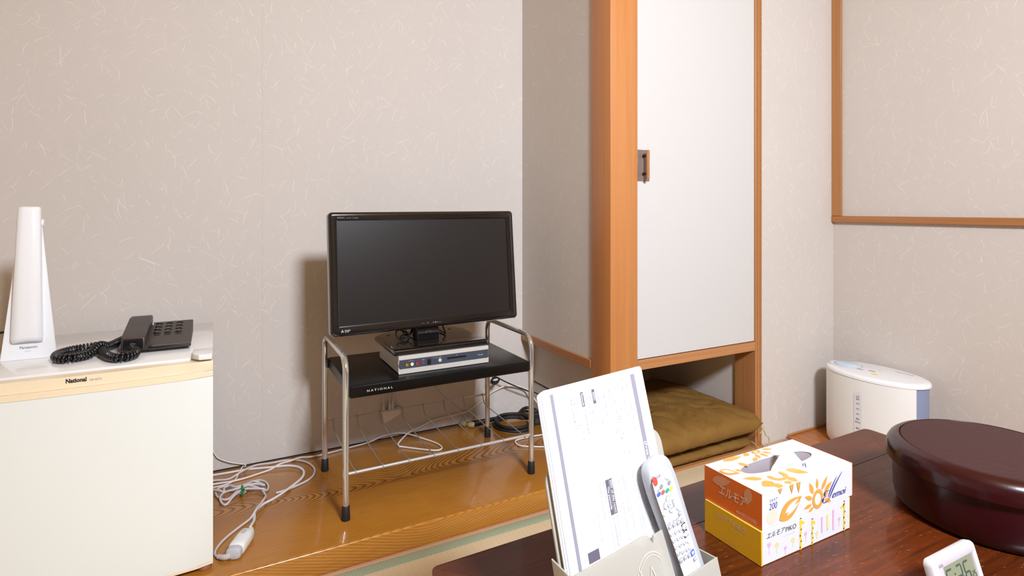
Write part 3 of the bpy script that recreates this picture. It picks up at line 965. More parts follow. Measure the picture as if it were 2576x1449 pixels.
# ---------------------------------------------------------------- television
tv = thing('television', 'black flat-screen television on the chrome stand', 'television', (0.63, 1.775, 0.4888))
TB = 0.4888
fp = [(0.4745, 1.6575), (0.4765, 1.651), (0.7825, 1.651), (0.7865, 1.6575), (0.786, 1.87), (0.752, 1.915), (0.512, 1.915), (0.472, 1.87)]
obj('stand_base', prism(fp, xy, TB, TB + 0.018, r=0.006, seg=4), MT['black_gloss'], tv)
obj('stand_ridge', prism([(0.4785, 1.700), (0.476, 1.656), (0.784, 1.656), (0.7815, 1.700)], xy, TB + 0.0182, TB + 0.0205, r=0.0018, seg=3), MT['black_gloss'], tv)
nk = obj('neck', box(0.578, 0.652, 1.752, 1.80, TB + 0.0185, 0.62, 0.004, 2), MT['black'], tv)
obj('neck_cover', prism([(1.744, TB + 0.0185), (1.742, 0.5235), (1.746, 0.527), (1.7515, 0.527), (1.7515, TB + 0.0185)], yz, 0.5785, 0.6515, r=0.001, seg=1), MT['black_gloss'], nk)
obj('neck_front', prism([(1.7465, 0.5275), (1.744, 0.5445), (1.7515, 0.5445), (1.7515, 0.5275)], yz, 0.5785, 0.6515, r=0.0006, seg=1), MT['phone'], nk)
FN = frame((0.615, 1.7445, 0.531), (1, 0, 0), (0, 0, 1))
obj_flat('neck_mark', flat_shapes([[(-0.009, 0), (-0.0075, 0.003), (-0.0025, 0.0075), (0.0025, 0.0075), (0.0075, 0.003), (0.009, 0), (0.0078, 0), (0.0065, 0.0025), (0.002, 0.0067), (-0.002, 0.0067), (-0.0065, 0.0025), (-0.0078, 0)]], FN, 0.0012), MT['grey'], nk)
for x in (0.515, 0.735):
    obj('base_slot', box(x - 0.005, x + 0.005, 1.862, 1.866, TB + 0.0175, TB + 0.0186), MT['black_rubber'], tv)
# the panel leans back a little
TILT = 5.3
PF = frame((0.6145, 1.7095, 0.5535), (1, 0, 0.0055), (0, math.sin(R(TILT)), math.cos(R(TILT))))   # x right, y up the screen, z to the viewer
PW, PH = 0.626, 0.3725
def loop(d, z, r, n=6):
    return [PF @ Vector((x, y, z)) for x, y in rounded(-PW / 2 + d, PW / 2 - d, d, PH - d, r, n)]
sx0, sx1, sy0, sy1 = -0.2868, 0.2855, 0.0298, 0.3465
def sloop(d, z, r=0.0012, n=6):
    return [PF @ Vector((x, y, z)) for x, y in rounded(sx0 + d, sx1 - d, sy0 + d, sy1 - d, r, n)]
hb = obj('bezel', ring([loop(0.004, -0.034, 0.010), loop(0.0, -0.030, 0.013), loop(0.0, -0.009, 0.013), loop(0.0015, -0.004, 0.012), loop(0.006, -0.0006, 0.009), loop(0.010, 0.0, 0.006), sloop(-0.003, 0.0), sloop(-0.0005, -0.001), sloop(0.0, -0.0045)]), MT['black_gloss'], tv, 30)
obj('screen', ring([sloop(-0.002, -0.0062), sloop(-0.002, -0.0042)], None, True, True), MT['screen'], tv)
bk = BM()
ring([loop(0.0045, -0.033, 0.010), loop(0.012, -0.042, 0.012), [PF @ Vector((x, y, -0.066)) for x, y in rounded(-PW / 2 + 0.07, PW / 2 - 0.07, 0.045, PH - 0.06, 0.02, 6)]], bk, True, True)
obj('rear_cover', bk, MT['black'], tv, 30)
obj('neck_bracket', box(0.59, 0.64, 1.765, 1.795, 0.585, 0.66), MT['black'], tv)
D3 = 0.0048
def rhomb(cx, cy, a):
    c, s = math.cos(R(a)), math.sin(R(a))
    pts = [(0, 0), (0.0021, 0.0018), (0, 0.0050), (-0.0021, 0.0018)]
    pts = [(0, 0), (0.00205, 0.00245), (0, 0.0049), (-0.00205, 0.00245)]
    return [(cx + x * c - y * s, cy + x * s + y * c) for x, y in pts]
lg = frame(PF @ Vector((-0.279, 0.0155, 0)), (1, 0, 0), PF.to_3x3() @ Vector((0, 1, 0)))
obj_flat('maker_mark', flat_shapes([rhomb(0, 0, 0), rhomb(0, 0, 122), rhomb(0, 0, -122)], lg, 0.0006), MT['lightgrey'], hb)
text('MITSUBISHI', 0.0042, lg @ Matrix.Translation((0.0068, 0.0005, 0)), MT['lightgrey'], hb, width=0.0165, bold=0.0001, lift=0.0006)
text('ELECTRIC', 0.0042, lg @ Matrix.Translation((0.0068, -0.0036, 0)), MT['lightgrey'], hb, width=0.0125, bold=0.0001, lift=0.0006)
tl = frame(PF @ Vector((-0.286, 0.3525, 0)), (1, 0, 0), PF.to_3x3() @ Vector((0, 1, 0)))
text('REAL', 0.0062, tl, MT['grey'], hb, width=0.021, spacing=1.3, lift=0.0006)
text('ecoモード HDMI', 0.0038, tl @ Matrix.Translation((0.0265, 0, 0)), MT['grey'], hb, width=0.0345, lift=0.0006)
for x, s, w_ in ((-0.034, 'タイマー', 0.011), (0.003, '電源', 0.006), (0.017, '明るさセンサー', 0.016)):
    text(s, 0.003, lg @ Matrix.Translation((0.279 + x, 0.0, 0)), MT['grey'], hb, width=w_, lift=0.0006)
obj('indicator', box(0, 0.0016, 0, 0.0028, 0, 0.0006, M=lg @ Matrix.Translation((0.265, -0.0002, 0))), MT['lightgrey'], hb)
obj('indicator', box(0, 0.0022, 0, 0.0032, 0, 0.0006, M=lg @ Matrix.Translation((0.291, -0.0002, 0))), MT['lightgrey'], hb)
for pts in ([(0.605, 1.80, 0.60), (0.585, 1.79, 0.55), (0.562, 1.775, 0.522), (0.54, 1.768, 0.5125), (0.535, 1.80, 0.5115), (0.56, 1.83, 0.5115), (0.59, 1.83, 0.52), (0.60, 1.81, 0.58)],
            [(0.61, 1.80, 0.60), (0.575, 1.785, 0.545), (0.553, 1.76, 0.5135), (0.535, 1.742, 0.5115), (0.522, 1.76, 0.5125), (0.52, 1.79, 0.525), (0.53, 1.80, 0.535), (0.55, 1.80, 0.53), (0.57, 1.81, 0.5115), (0.58, 1.86, 0.5112), (0.585, 1.93, 0.506), (0.585, 1.965, 0.42)],
            [(0.66, 1.785, 0.60), (0.672, 1.788, 0.56), (0.684, 1.79, 0.53), (0.690, 1.788, 0.5115), (0.690, 1.83, 0.511), (0.69, 1.92, 0.506), (0.69, 1.965, 0.43)]):
    obj('cable', sweep(spline(pts, 6), 0.0026, 8), MT['black_rubber'], tv)

# ---------------------------------------------------------------- cords on the alcove board
def cordthing(name, label, cat, pts, r, m, per=5, flat=1.0, n=8, closed=False):
    o = obj(name, sweep(spline(pts, per, closed), r, n, closed, flat=flat), m, None, 80)
    return tag(o, label, cat)

ext = thing('extension_cord', 'white extension cord with an oval socket end on the wooden board', 'extension cord', (0.066, 1.615, ST))
e1 = [(-0.028, 2.059), (-0.008, 2.062), (0.042, 2.058), (0.096, 2.055), (0.162, 2.036), (0.211, 2.024), (0.241, 2.003), (0.256, 1.973), (0.258, 1.943), (0.246, 1.907), (0.219, 1.873), (0.183, 1.835), (0.152, 1.808), (0.129, 1.794), (0.112, 1.775), (0.101, 1.756), (0.098, 1.728), (0.096, 1.706), (0.0905, 1.681), (0.084, 1.662)]
obj('cord', sweep(spline([(x, y, ST + 0.0082) for x, y in e1[:-3]] + [(0.096, 1.706, ST + 0.010), (0.0905, 1.683, ST + 0.014), (0.085, 1.664, ST + 0.016)], 5), 0.0042, 8, flat=0.8), MT['cord'], ext, 80)
ax = Vector((0.0415 - 0.0872, 1.5565 - 1.658, 0)).normalized()
cs = Vector((-ax.y, ax.x, 0))
def tapsec(t, hw_, h, zc=0.0):
    c = Vector((0.0872, 1.658, ST + 0.0165)) + ax * t
    pts = []
    for i in range(20):
        a = 2 * PI * i / 20
        ca, sa = math.cos(a), math.sin(a)
        e = 0.62
        pts.append(c + cs * (hw_ * math.copysign(abs(ca) ** e, ca)) + Vector((0, 0, h * math.copysign(abs(sa) ** e, sa) - (0.016 - h) * 0.75)))
    return pts
bdy = obj('socket_body', ring([tapsec(-0.004, 0.004, 0.006), tapsec(0.0, 0.006, 0.007), tapsec(0.014, 0.0075, 0.008), tapsec(0.018, 0.0125, 0.012), tapsec(0.026, 0.0175, 0.0145), tapsec(0.05, 0.0195, 0.0158), tapsec(0.085, 0.020, 0.0158), tapsec(0.098, 0.019, 0.0155), tapsec(0.1, 0.0175, 0.0145)], None, True, True), MT['white_matt'], ext, 45)
F2 = frame(Vector((0.0872, 1.658, ST + 0.0325 - 0.0)) + ax * 0.047, ax, cs)
obj('socket_slot_cover', box(-0.009, 0.009, -0.006, 0.004, -0.0012, 0.0008, 0.0005, 1, M=F2), MT['lightgrey'], bdy)

pc = thing('appliance_lead', 'grey-white power cord bundled with a green tie beside the refrigerator', 'power cord', (0.05, 1.91, ST))
capc = Vector((0.0872, 1.658, ST + 0.0165)) + ax * 0.1005
def capsec(t, k):
    return [capc + ax * (t) + (q - (Vector((0.0872, 1.658, ST + 0.0165)) + ax * 0.085)) * k for q in tapsec(0.085, 0.0178, 0.0145)]
obj('plug', ring([capsec(0.0, 1.0), capsec(0.012, 1.0), capsec(0.0155, 0.94), capsec(0.017, 0.8)], None, True, True), MT['lightgrey'], pc, 45)
bmr = BM()
rel = [Vector((0.036, 1.5535, ST + 0.0135)), Vector((0.022, 1.5565, ST + 0.011)), Vector((0.0085, 1.572, ST + 0.0075))]
rp = spline(rel, 14)
sweep(rp, lambda t: 0.0072 - 0.0024 * t + (0.0009 if int(t * 27) % 3 == 0 else 0.0), 10, False, bmr)
obj('strain_relief', bmr, MT['cordgrey'], pc, 60)
Zc = ST + 0.0038
cord_a = [(0.0105, 1.571, Zc + .003), (0.002, 1.588, Zc), (0.001, 1.607, Zc), (0.010, 1.634, Zc), (0.029, 1.665, Zc), (0.059, 1.700, Zc), (0.088, 1.729, Zc + 0.002), (0.104, 1.749, Zc + 0.0135), (0.120, 1.781, Zc + 0.0145), (0.133, 1.814, Zc + 0.013), (0.136, 1.845, Zc + 0.003), (0.126, 1.887, Zc + 0.005), (0.101, 1.915, Zc + 0.009), (0.078, 1.924, Zc + 0.009),
          (0.055, 1.903, Zc + 0.003), (0.036, 1.880, Zc), (0.019, 1.888, Zc), (0.005, 1.919, Zc), (0.004, 1.951, Zc), (0.015, 1.970, Zc), (0.034, 1.970, Zc + 0.002), (0.048, 1.952, Zc + 0.006), (0.060, 1.921, Zc + 0.006), (0.0700, 1.892, Zc + 0.004), (0.084, 1.905, Zc + 0.002), (0.096, 1.938, Zc + 0.003), (0.115, 1.965, Zc), (0.132, 1.960, Zc), (0.145, 1.934, Zc), (0.148, 1.903, Zc), (0.141, 1.880, Zc + 0.001), (0.129, 1.876, Zc + 0.011), (0.104, 1.886, Zc + 0.013), (0.076, 1.895, Zc + 0.0125),
          (0.049, 1.872, Zc + 0.008), (0.032, 1.850, Zc), (0.021, 1.857, Zc), (0.014, 1.885, Zc + 0.006), (0.025, 1.911, Zc + 0.008), (0.045, 1.908, Zc + 0.012), (0.070, 1.908, Zc + 0.014), (0.096, 1.918, Zc + 0.013), (0.118, 1.918, Zc + 0.010), (0.137, 1.908, Zc + 0.006), (0.128, 1.935, Zc + 0.003), (0.108, 1.944, Zc + 0.010), (0.090, 1.925, Zc + 0.014), (0.070, 1.915, Zc + 0.016),
          (0.052, 1.925, Zc + 0.013), (0.040, 1.948, Zc + 0.010), (0.026, 1.942, Zc + 0.008), (0.025, 1.922, Zc + 0.006), (0.012, 1.932, Zc + 0.008), (-0.012, 1.96, Zc + 0.004), (-0.05, 1.99, Zc)]
obj('cord', sweep(spline(cord_a, 5), 0.0034, 8), MT['cordgrey'], pc, 80)
tie = [(0.073 + 0.0035 * math.sin(a) * 0.5, 1.902 + 0.0215 * math.cos(a), ST + 0.0115 + 0.0105 * math.sin(a)) for a in [2 * PI * i / 16 for i in range(16)]]
tw = obj('twist_tie', sweep(tie, 0.0034, 8, True), MT['green'], pc, 60)
obj('tie_tail', sweep([(0.073, 1.884, ST + 0.020), (0.079, 1.878, ST + 0.025), (0.077, 1.868, ST + 0.021)], 0.0024, 6), MT['green'], tw)

e2 = [(-0.028, 2.035), (0.001, 2.030), (0.041, 2.020), (0.077, 2.034), (0.120, 2.062), (0.172, 2.079), (0.217, 2.078), (0.257, 2.057), (0.282, 2.021), (0.294, 1.972), (0.288, 1.931), (0.271, 1.900), (0.244, 1.880), (0.200, 1.860), (0.165, 1.852)]
cordthing('looped_cord', 'grey-white cord in the widest loop, nearest the rear stand leg', 'cord', [(x, y, ST + 0.0036 + (0.0095 if i in (3, 4) else 0)) for i, (x, y) in enumerate(e2)], 0.0034, MT['cordgrey'])
th = [(-0.03, 2.098, 0.20), (-0.018, 2.0995, 0.165), (-0.005, 2.100, 0.134), (0.010, 2.098, 0.108), (0.045, 2.0965, 0.087), (0.078, 2.0975, 0.0745), (0.0915, 2.094, 0.070), (0.0885, 2.080, 0.069), (0.083, 2.064, 0.0785), (0.076, 2.045, 0.0775), (0.068, 2.028, 0.071), (0.056, 2.000, 0.065), (0.038, 1.988, 0.0645), (0.010, 1.982, 0.0645), (-0.03, 1.985, 0.0645)]
cordthing('telephone_line', 'thin white line with a sharp kink climbing the wall beside the refrigerator', 'cord', th, 0.0021, MT['cord'])
an = [(-0.03, 2.005, 0), (0.012, 2.003, 0), (0.046, 1.998, 0.0), (0.084, 2.002, 0), (0.130, 2.016, 0), (0.165, 2.0255, 0.002), (0.195, 2.034, 0.0105), (0.226, 2.043, 0.0095), (0.260, 2.056, 0.0095), (0.29, 2.062, 0.003), (0.328, 2.066, 0), (0.354, 2.070, 0), (0.433, 2.082, 0), (0.503, 2.088, 0.003), (0.554, 2.096, 0.012), (0.594, 2.097, 0.014), (0.631, 2.094, 0.012), (0.666, 2.074, 0.005), (0.704, 2.019, 0), (0.727, 1.967, 0), (0.730, 1.926, 0), (0.712, 1.910, 0), (0.683, 1.926, 0), (0.641, 1.964, 0), (0.610, 1.994, 0), (0.594, 2.004, 0.003), (0.598, 2.02, 0.0085), (0.648, 2.068, 0.017), (0.70, 2.093, 0.02), (0.760, 2.0965, 0.037), (0.852, 2.097, 0.0415), (0.9155, 2.097, 0.051), (0.974, 2.096, 0.083), (1.004, 2.094, 0.105), (1.068, 2.090, 0.126), (1.12, 2.085, 0.122), (1.172, 2.075, 0.102), (1.196, 2.05, 0.06), (1.202, 2.03, 0.045)]
cordthing('antenna_cable', 'long white cable looped on the board under the television stand', 'cable', [(x, y, ST + 0.0034 + z) for x, y, z in an], 0.0031, MT['cord'])
wl = [(1.18, 1.70, 0), (1.13, 1.725, 0), (1.085, 1.745, 0), (1.03, 1.775, 0), (0.995, 1.80, 0), (0.985, 1.83, 0.0), (1.0, 1.855, 0.0), (1.05, 1.86, 0), (1.15, 1.85, 0)]
cordthing('white_lead', 'short white lead curving round the front right foot of the stand', 'cord', [(x, y, ST + 0.0034 + z) for x, y, z in wl], 0.0031, MT['cord'])

tp = thing('wall_tap', 'white socket tap on the wall seen through the wire rack', 'socket tap', (0.59, YN, 0.15))
obj('body', prism([(0.5535, 0.171), (0.6245, 0.1765), (0.6255, 0.156), (0.618, 0.150), (0.566, 0.1285), (0.561, 0.1285)], xz(2.082), 0.0, 0.0255, r=0.003, seg=2), MT['cord'], tp)
for x, x2, dz in ((0.562, 0.556, 0.0), (0.585, 0.584, 0.004), (0.596, 0.606, 0.005)):
    obj('plug', lathe([(0.006, 0.0), (0.0065, 0.012), (0.0042, 0.02), (0.0034, 0.030), (0, 0.030)], (x, 2.094, 0.1715 + dz), 10), MT['cordgrey'], tp)
    obj('plug_cord', sweep(spline([(x, 2.094, 0.20 + dz), (x + (x2 - x) * .4, 2.094, 0.225), (x2 - 0.004, 2.09, 0.27), (x2 - 0.008, 2.075, 0.33), (x2 - 0.008, 2.04, 0.375), (x2 - 0.008, 1.99, 0.3935)], 6), 0.0021, 8), MT['cordgrey'], tp, 80)
cordthing('lamp_flex', 'thin pale flex slanting down the wall behind the wire rack', 'cord', [(0.7, 1.99, 0.394), (0.712, 2.06, 0.34), (0.73, 2.096, 0.28), (0.79, 2.1015, 0.20), (0.87, 2.1, 0.125), (0.895, 2.092, 0.092), (0.9, 2.088, 0.0795)], 0.0012, MT['cordgrey'])

cx_ = thing('coaxial_plug', 'aged beige aerial plug lying at the foot of the wall', 'plug', (0.895, 2.06, ST))
def along(prof, a, b, n=14):
    a, b = Vector(a), Vector(b)
    return lathe(prof, (0, 0, 0), n, M=Matrix.Translation(a) @ (b - a).to_track_quat('Z', 'Y').to_matrix().to_4x4())
obj('cap', along([(0, 0), (0.008, 0.0), (0.0105, 0.004), (0.0105, 0.022), (0.008, 0.027), (0.0, 0.027)], (0.872, 2.092, ST + 0.012), (0.893, 2.06, ST + 0.0115)), MT['beige'], cx_)
obj('collar', along([(0, 0), (0.006, 0.0), (0.0065, 0.010), (0, 0.010)], (0.8865, 2.0695, ST + 0.0115), (0.905, 2.05, ST + 0.0115)), MT['gold'], cx_)
obj('grip', along([(0, 0), (0.0085, 0.0), (0.0112, 0.004), (0.0112, 0.02), (0.009, 0.026), (0.0, 0.026)], (0.8935, 2.0625, ST + 0.0116), (0.912, 2.049, ST + 0.0116)), MT['beige'], cx_)

ad = thing('power_adapter', 'black power adapter block on the board behind the leaflet sheet', 'adapter', (1.165, 1.975, ST))
A0 = Matrix.Translation((1.165, 1.975, ST)) @ Matrix.Rotation(R(-18), 4, 'Z')
ab_ = obj('body', box(-0.034, 0.034, -0.026, 0.026, 0.0004, 0.046, 0.004, 2, M=A0), MT['black'], ad)
for k in range(4):
    obj('rib', box(-0.0352, -0.0338, -0.016 + k * 0.009, -0.011 + k * 0.009, 0.010, 0.036, 0.0004, 1, M=A0), MT['phone'], ab_)
obj('prong_cover', box(-0.045, -0.034, -0.02, -0.008, 0.008, 0.018, 0.002, 2, M=A0), MT['lightgrey'], ad)
coil = []
for k in range(3):
    for i in range(28):
        a = 2 * PI * i / 28 + 0.6
        rr_ = 0.0735 + (0.005, -0.006, 0.003)[k] + 0.002 * math.sin(3 * a + k)
        zz = (0.0075, 0.0085, 0.0205)[k] + (0.012 * i / 28 if k == 1 else 0)
        coil.append((1.065 + rr_ * math.cos(a), 1.992 + rr_ * math.sin(a), ST + zz))
head = [(0.915, 2.046, ST + 0.011), (0.945, 2.052, ST + 0.009), (0.99, 2.068, ST + 0.0075), (1.04, 2.078, ST + 0.0075), (1.09, 2.076, ST + 0.0075)]
coil2 = coil[4:]
tail = [(1.09, 2.085, ST + 0.026), (1.05, 2.089, ST + 0.032), (1.09, 2.093, ST + 0.036), (1.15, 2.086, ST + 0.036), (1.185, 2.06, ST + 0.03), (1.20, 2.01, ST + 0.02), (1.205, 1.96, ST + 0.008)]
cordthing('coiled_black_cable', 'thick black cable coiled on the board near the rear right leg', 'cable', head[:-1] + coil2 + [(1.125, 2.055, ST + 0.023), (1.165, 2.075, ST + 0.03), (1.195, 2.05, ST + 0.024), (1.206, 2.02, ST + 0.012)], 0.0064, MT['black_rubber'], 3)
bp = thing('adapter_lead', 'thin black lead bundled under the right end of the tray', 'cord', (1.005, 2.05, 0.24))
bun = []
for k in range(4):
    for i in range(14):
        a = 2 * PI * i / 14
        bun.append((1.006 + 0.017 * math.cos(a) + 0.004 * k - 0.006, 2.045 + 0.006 * k - 0.009, 0.240 + (0.014 - 0.002 * k) * math.sin(a) - 0.001 * k))
obj('bundle', sweep(bun, 0.003, 7), MT['black_rubber'], bp, 80)
obj('tie_band', sweep([(0.996 + 0.007 * math.cos(a) * .4, 2.045 + 0.017 * math.cos(a), 0.2545 + 0.007 * math.sin(a)) for a in [2 * PI * i / 12 for i in range(12)]], 0.0022, 6, True), MT['black'], bp)
obj('lead', sweep(spline([(0.93, 1.99, 0.393), (0.965, 2.02, 0.34), (0.99, 2.04, 0.275), (1.005, 2.05, 0.254), (1.03, 2.05, 0.238), (1.09, 2.05, 0.204), (1.1636, 2.05, 0.168), (1.195, 2.04, 0.158), (1.208, 2.01, 0.14), (1.19, 1.985, 0.115), (1.165, 1.976, 0.1075)], 6), 0.0027, 8), MT['black_rubber'], bp, 80)

# ---------------------------------------------------------------- floor cushions in the closet
def cushion(name, label, cx, cy, zc, hx, hy, up, dn, seed, rot=0.0):
    bm = BM()
    N = 56
    V = {}
    for side in (1, -1):
        for i in range(N + 1):
            for j in range(N + 1):
                u = -1 + 2 * i / N
                v = -1 + 2 * j / N
                edge = (i in (0, N)) or (j in (0, N))
                if side == -1 and edge:
                    continue
                # a cushion's sides bow in between slightly pulled-out corners
                pu = u * (1 - 0.032 * (1 - v * v) * abs(u) ** 3)
                pv = v * (1 - 0.032 * (1 - u * u) * abs(v) ** 3)
                cr = (abs(u) * abs(v)) ** 8
                pu *= 1 - 0.012 * cr
                pv *= 1 - 0.012 * cr
                m_ = (abs(u) ** 9 + abs(v) ** 9) ** (1 / 9)
                if m_ > 1:
                    pu /= m_ ** 0.6
                    pv /= m_ ** 0.6
                h = max(0.0, 1 - m_ ** 5) ** 0.42 * (1 - 0.12 * (u * u + v * v) / 2)
                x, y = pu * hx, pv * hy
                d = math.cos(R(-52)) * x + math.sin(R(-52)) * y
                e = -math.sin(R(-52)) * x + math.cos(R(-52)) * y
                q = noise.noise(Vector((d * 5.0 + seed, e * 26.0 + 1.5 * noise.noise(Vector((x * 6, y * 6, seed))), seed)))
                crease = -max(0.0, 1 - abs(q) * 7.0) * 0.0115
                soft = noise.noise(Vector((x * 7 + seed, y * 7, 2.0))) * 0.006
                ruff = noise.noise(Vector((x * 45 + seed, y * 45, 5.0))) * 0.0012
                amp = min(1.0, h * 1.3)
                w = (up if side == 1 else dn)
                z = side * (w * h + 0.0016) + (crease + soft + ruff) * amp * (1 if side == 1 else 0.25)
                if edge:
                    z = noise.noise(Vector((x * 12, y * 12, seed))) * 0.006
                c_, s_ = math.cos(rot), math.sin(rot)
                V[(side, i, j)] = bm.verts.new((cx + x * c_ - y * s_, cy + x * s_ + y * c_, zc + z))
    def g_(s, i, j):
        return V.get((s, i, j)) or V[(1, i, j)]
    for s in (1, -1):
        for i in range(N):
            for j in range(N):
                q = (g_(s, i, j), g_(s, i + 1, j), g_(s, i + 1, j + 1), g_(s, i, j + 1))
                bm.faces.new(q if s == 1 else tuple(reversed(q)))
    t = thing(name, label, 'cushion', (cx, cy, zc - dn))
    obj('cover', bm, MT['cushion'], t, 70)
    # piped seam along the front
    seam = []
    return t
ct = cushion('floor_cushion', 'creased brown floor cushion on top in the closet opening', 1.582, 1.726, 0.113, 0.288, 0.293, 0.052, 0.047, 3.1, R(0.5))
def tassel(par, pts, n=2):
    for k in range(n):
        o_ = [Vector(p) + Vector((0.004 * k * (i / len(pts)), 0.003 * k, -0.004 * k * (i / len(pts)))) for i, p in enumerate(pts)]
        obj('tassel_thread', sweep(spline(o_, 5), 0.0011, 6), MT['thread'], par, 80)
tassel(ct, [(1.842, 1.452, 0.102), (1.85, 1.441, 0.086), (1.852, 1.4375, 0.072), (1.864, 1.436, 0.064), (1.872, 1.437, 0.05), (1.868, 1.44, 0.03), (1.87, 1.445, 0.012)])
obj('seam_piping', sweep(spline([(1.832, 1.4485, 0.080), (1.842, 1.445, 0.0885), (1.850, 1.444, 0.0985), (1.852, 1.448, 0.106)], 6), 0.0018, 6), MT['thread'], ct, 80)
cb = cushion('floor_cushion', 'flattened brown floor cushion underneath in the closet opening', 1.573, 1.752, 0.034, 0.278, 0.281, 0.029, 0.0255, 8.7, R(-0.6))
tassel(cb, [(1.835, 1.49, 0.034), (1.845, 1.477, 0.022), (1.852, 1.466, 0.010), (1.862, 1.455, 0.0035)], 2)

# ---------------------------------------------------------------- tissue boxes
def petal(b, t, w, n=10, blunt=0.5):
    b, t = Vector(b), Vector(t)
    d = t - b
    s = Vector((-d.y, d.x)).normalized()
    L_, Rr = [], []
    for i in range(n + 1):
        q = i / n
        ww = w * (math.sin(PI * q ** blunt) if blunt != 1 else math.sin(PI * q))
        ww = w * math.sin(PI * min(1, q ** 0.8)) * (1 if q < .5 else 1)
        c = b + d * q
        L_.append(c + s * ww)
        Rr.append(c - s * ww)
    return [(p.x, p.y) for p in L_] + [(p.x, p.y) for p in reversed(Rr[1:-1])]

BX, BY, BZ = 0.7974, 0.6275, TZ
yb = thing('tissue_box', 'yellow-ended tissue box with giraffes, underneath on the table', 'tissue box', (BX + 0.12, BY + 0.06, BZ), group=None)
yc = obj('carton', box(BX, BX + 0.2413, BY, BY + 0.1203, BZ + 0.0004, BZ + 0.0574, 0.0008, 1), MT['card_white'], yb)
obj('end_panel', box(BX - 0.0006, BX + 0.0025, BY - 0.0004, BY + 0.1206, BZ + 0.0004, BZ + 0.0575, 0.0004, 1), MT['card_yellow'], yb)
obj('end_panel', box(BX + 0.2405, BX + 0.2418, BY - 0.0003, BY + 0.1205, BZ + 0.0004, BZ + 0.0575, 0.0003, 1), MT['card_yellow'], yb)
FY = frame((BX, BY, BZ), (1, 0, 0), (0, 0, 1))
SY = frame((BX - 0.0006, BY + 0.12, BZ), (0, -1, 0), (0, 0, 1))
text('エルモア', 0.0115, FY @ Matrix.Translation((0.0115, 0.0425, 0)), MT['print_black'], yc, shear=0.35, width=0.047)
text('PIKO', 0.0115, FY @ Matrix.Translation((0.0605, 0.0415, 0)), MT['print_black'], yc, width=0.027)
text('ティシュペーパー', 0.0045, FY @ Matrix.Translation((0.055, 0.034, 0)), MT['ink_faint'], yc, width=0.032)
ye = [c for c in yb.children if c.name.startswith('end_panel')][0]
text('エルモア', 0.0125, SY @ Matrix.Translation((0.026, 0.0395, 0)), MT['print_silver'], ye, shear=0.3, width=0.035, lift=0.0005)
text('PIKO', 0.0125, SY @ Matrix.Translation((0.063, 0.0385, 0)), MT['print_silver'], ye, width=0.027, lift=0.0005)
text('ティシュペーパー', 0.005, SY @ Matrix.Translation((0.058, 0.031, 0)), MT['print_silver'], ye, width=0.030, lift=0.0005)
text('320枚(160組)', 0.0055, SY @ Matrix.Translation((0.041, 0.008, 0)), MT['print_pale_y'], ye, width=0.031, lift=0.0005)
def tulip(x, z, s):
    return [[(x - s, z + s), (x - s * .45, z + s * .2), (x, z + s * 1.1), (x + s * .45, z + s * .2), (x + s, z + s), (x + s * .8, z - s * .5), (x, z - s), (x - s * .8, z - s * .5)]]
pk, ylw, lem, blk = [], [], [], []
for x, z, s in ((0.0192, 0.031, 0.0046), (0.0603, 0.0148, 0.0036), (0.1142, 0.0244, 0.004), (0.2095, 0.0255, 0.0034)):
    pk += tulip(x, z, s)
    pk.append([(x - 0.0003, z - s), (x + 0.0003, z - s), (x + 0.0003, z - s * 3.6), (x - 0.0003, z - s * 3.6)])
for x, z, s in ((0.0383, 0.0255, 0.0048), (0.0802, 0.0231, 0.0046), (0.145, 0.0175, 0.0036)):
    for k in range(5):
        a = R(90 + 72 * k)
        lem.append(petal((x + s * .25 * math.cos(a), z + s * .25 * math.sin(a)), (x + s * 1.15 * math.cos(a), z + s * 1.15 * math.sin(a)), s * .4, 6))
    lem.append([(x - 0.0003, z - s), (x + 0.0003, z - s), (x + 0.0003, z - s * 3), (x - 0.0003, z - s * 3)])
def giraffe(x, z0, z1, hd, s=1.0):
    w = 0.0027 * s
    ylw.append([(x - w, z0), (x + w, z0), (x + w * .8, z1 - 0.006 * s), (x - w * .8, z1 - 0.006 * s)])
    ylw.append([(x - w * 1.1, z1 - 0.008 * s), (x + hd * 0.009 * s, z1 - 0.0085 * s), (x + hd * 0.0115 * s, z1 - 0.006 * s), (x + hd * 0.006 * s, z1 - 0.003 * s), (x + w, z1 - 0.0005), (x - w, z1 - 0.0005)])
    for dx in (-1, 1):
        ylw.append([(x + dx * 0.0012 - 0.0004, z1 - 0.001), (x + dx * 0.0012 + 0.0004, z1 - 0.001), (x + dx * 0.0012 + 0.0004, z1 + 0.003), (x + dx * 0.0012 - 0.0004, z1 + 0.003)])
        blk.append(ellipse(x + dx * 0.0012, z1 + 0.0033, 0.0009, 0.001, 8))
    for k in range(4):
        zz = z0 + (z1 - z0) * (0.08 + 0.2 * k)
        blk.append(ellipse(x + (1 if k % 2 else -1) * w * 0.55, zz, 0.0012 * s, 0.0020 * s, 8))
    blk.append(ellipse(x + hd * 0.004 * s, z1 - 0.0048 * s, 0.0005, 0.0006, 6))
giraffe(0.1004, 0.0006, 0.0515, 1)
giraffe(0.1323, 0.0006, 0.0425, 1, 0.85)
giraffe(0.2245, 0.0006, 0.0515, -1)
for x, za, zb_, m in ((0.1593, 0.0165, 0.0415, pk), (0.1753, 0.017, 0.0425, lem), (0.1921, 0.0125, 0.0465, pk)):
    m.append(rounded(x - 0.0021, x + 0.0021, za, zb_ - 0.003, 0.0018, 3))
    m.append(ellipse(x, zb_ - 0.0025, 0.0031, 0.0034, 12))
    for dx in (-0.0013, 0.0013):
        m.append([(x + dx - 0.0005, za - 0.003), (x + dx + 0.0005, za - 0.003), (x + dx + 0.0005, za + 0.001), (x + dx - 0.0005, za + 0.001)])
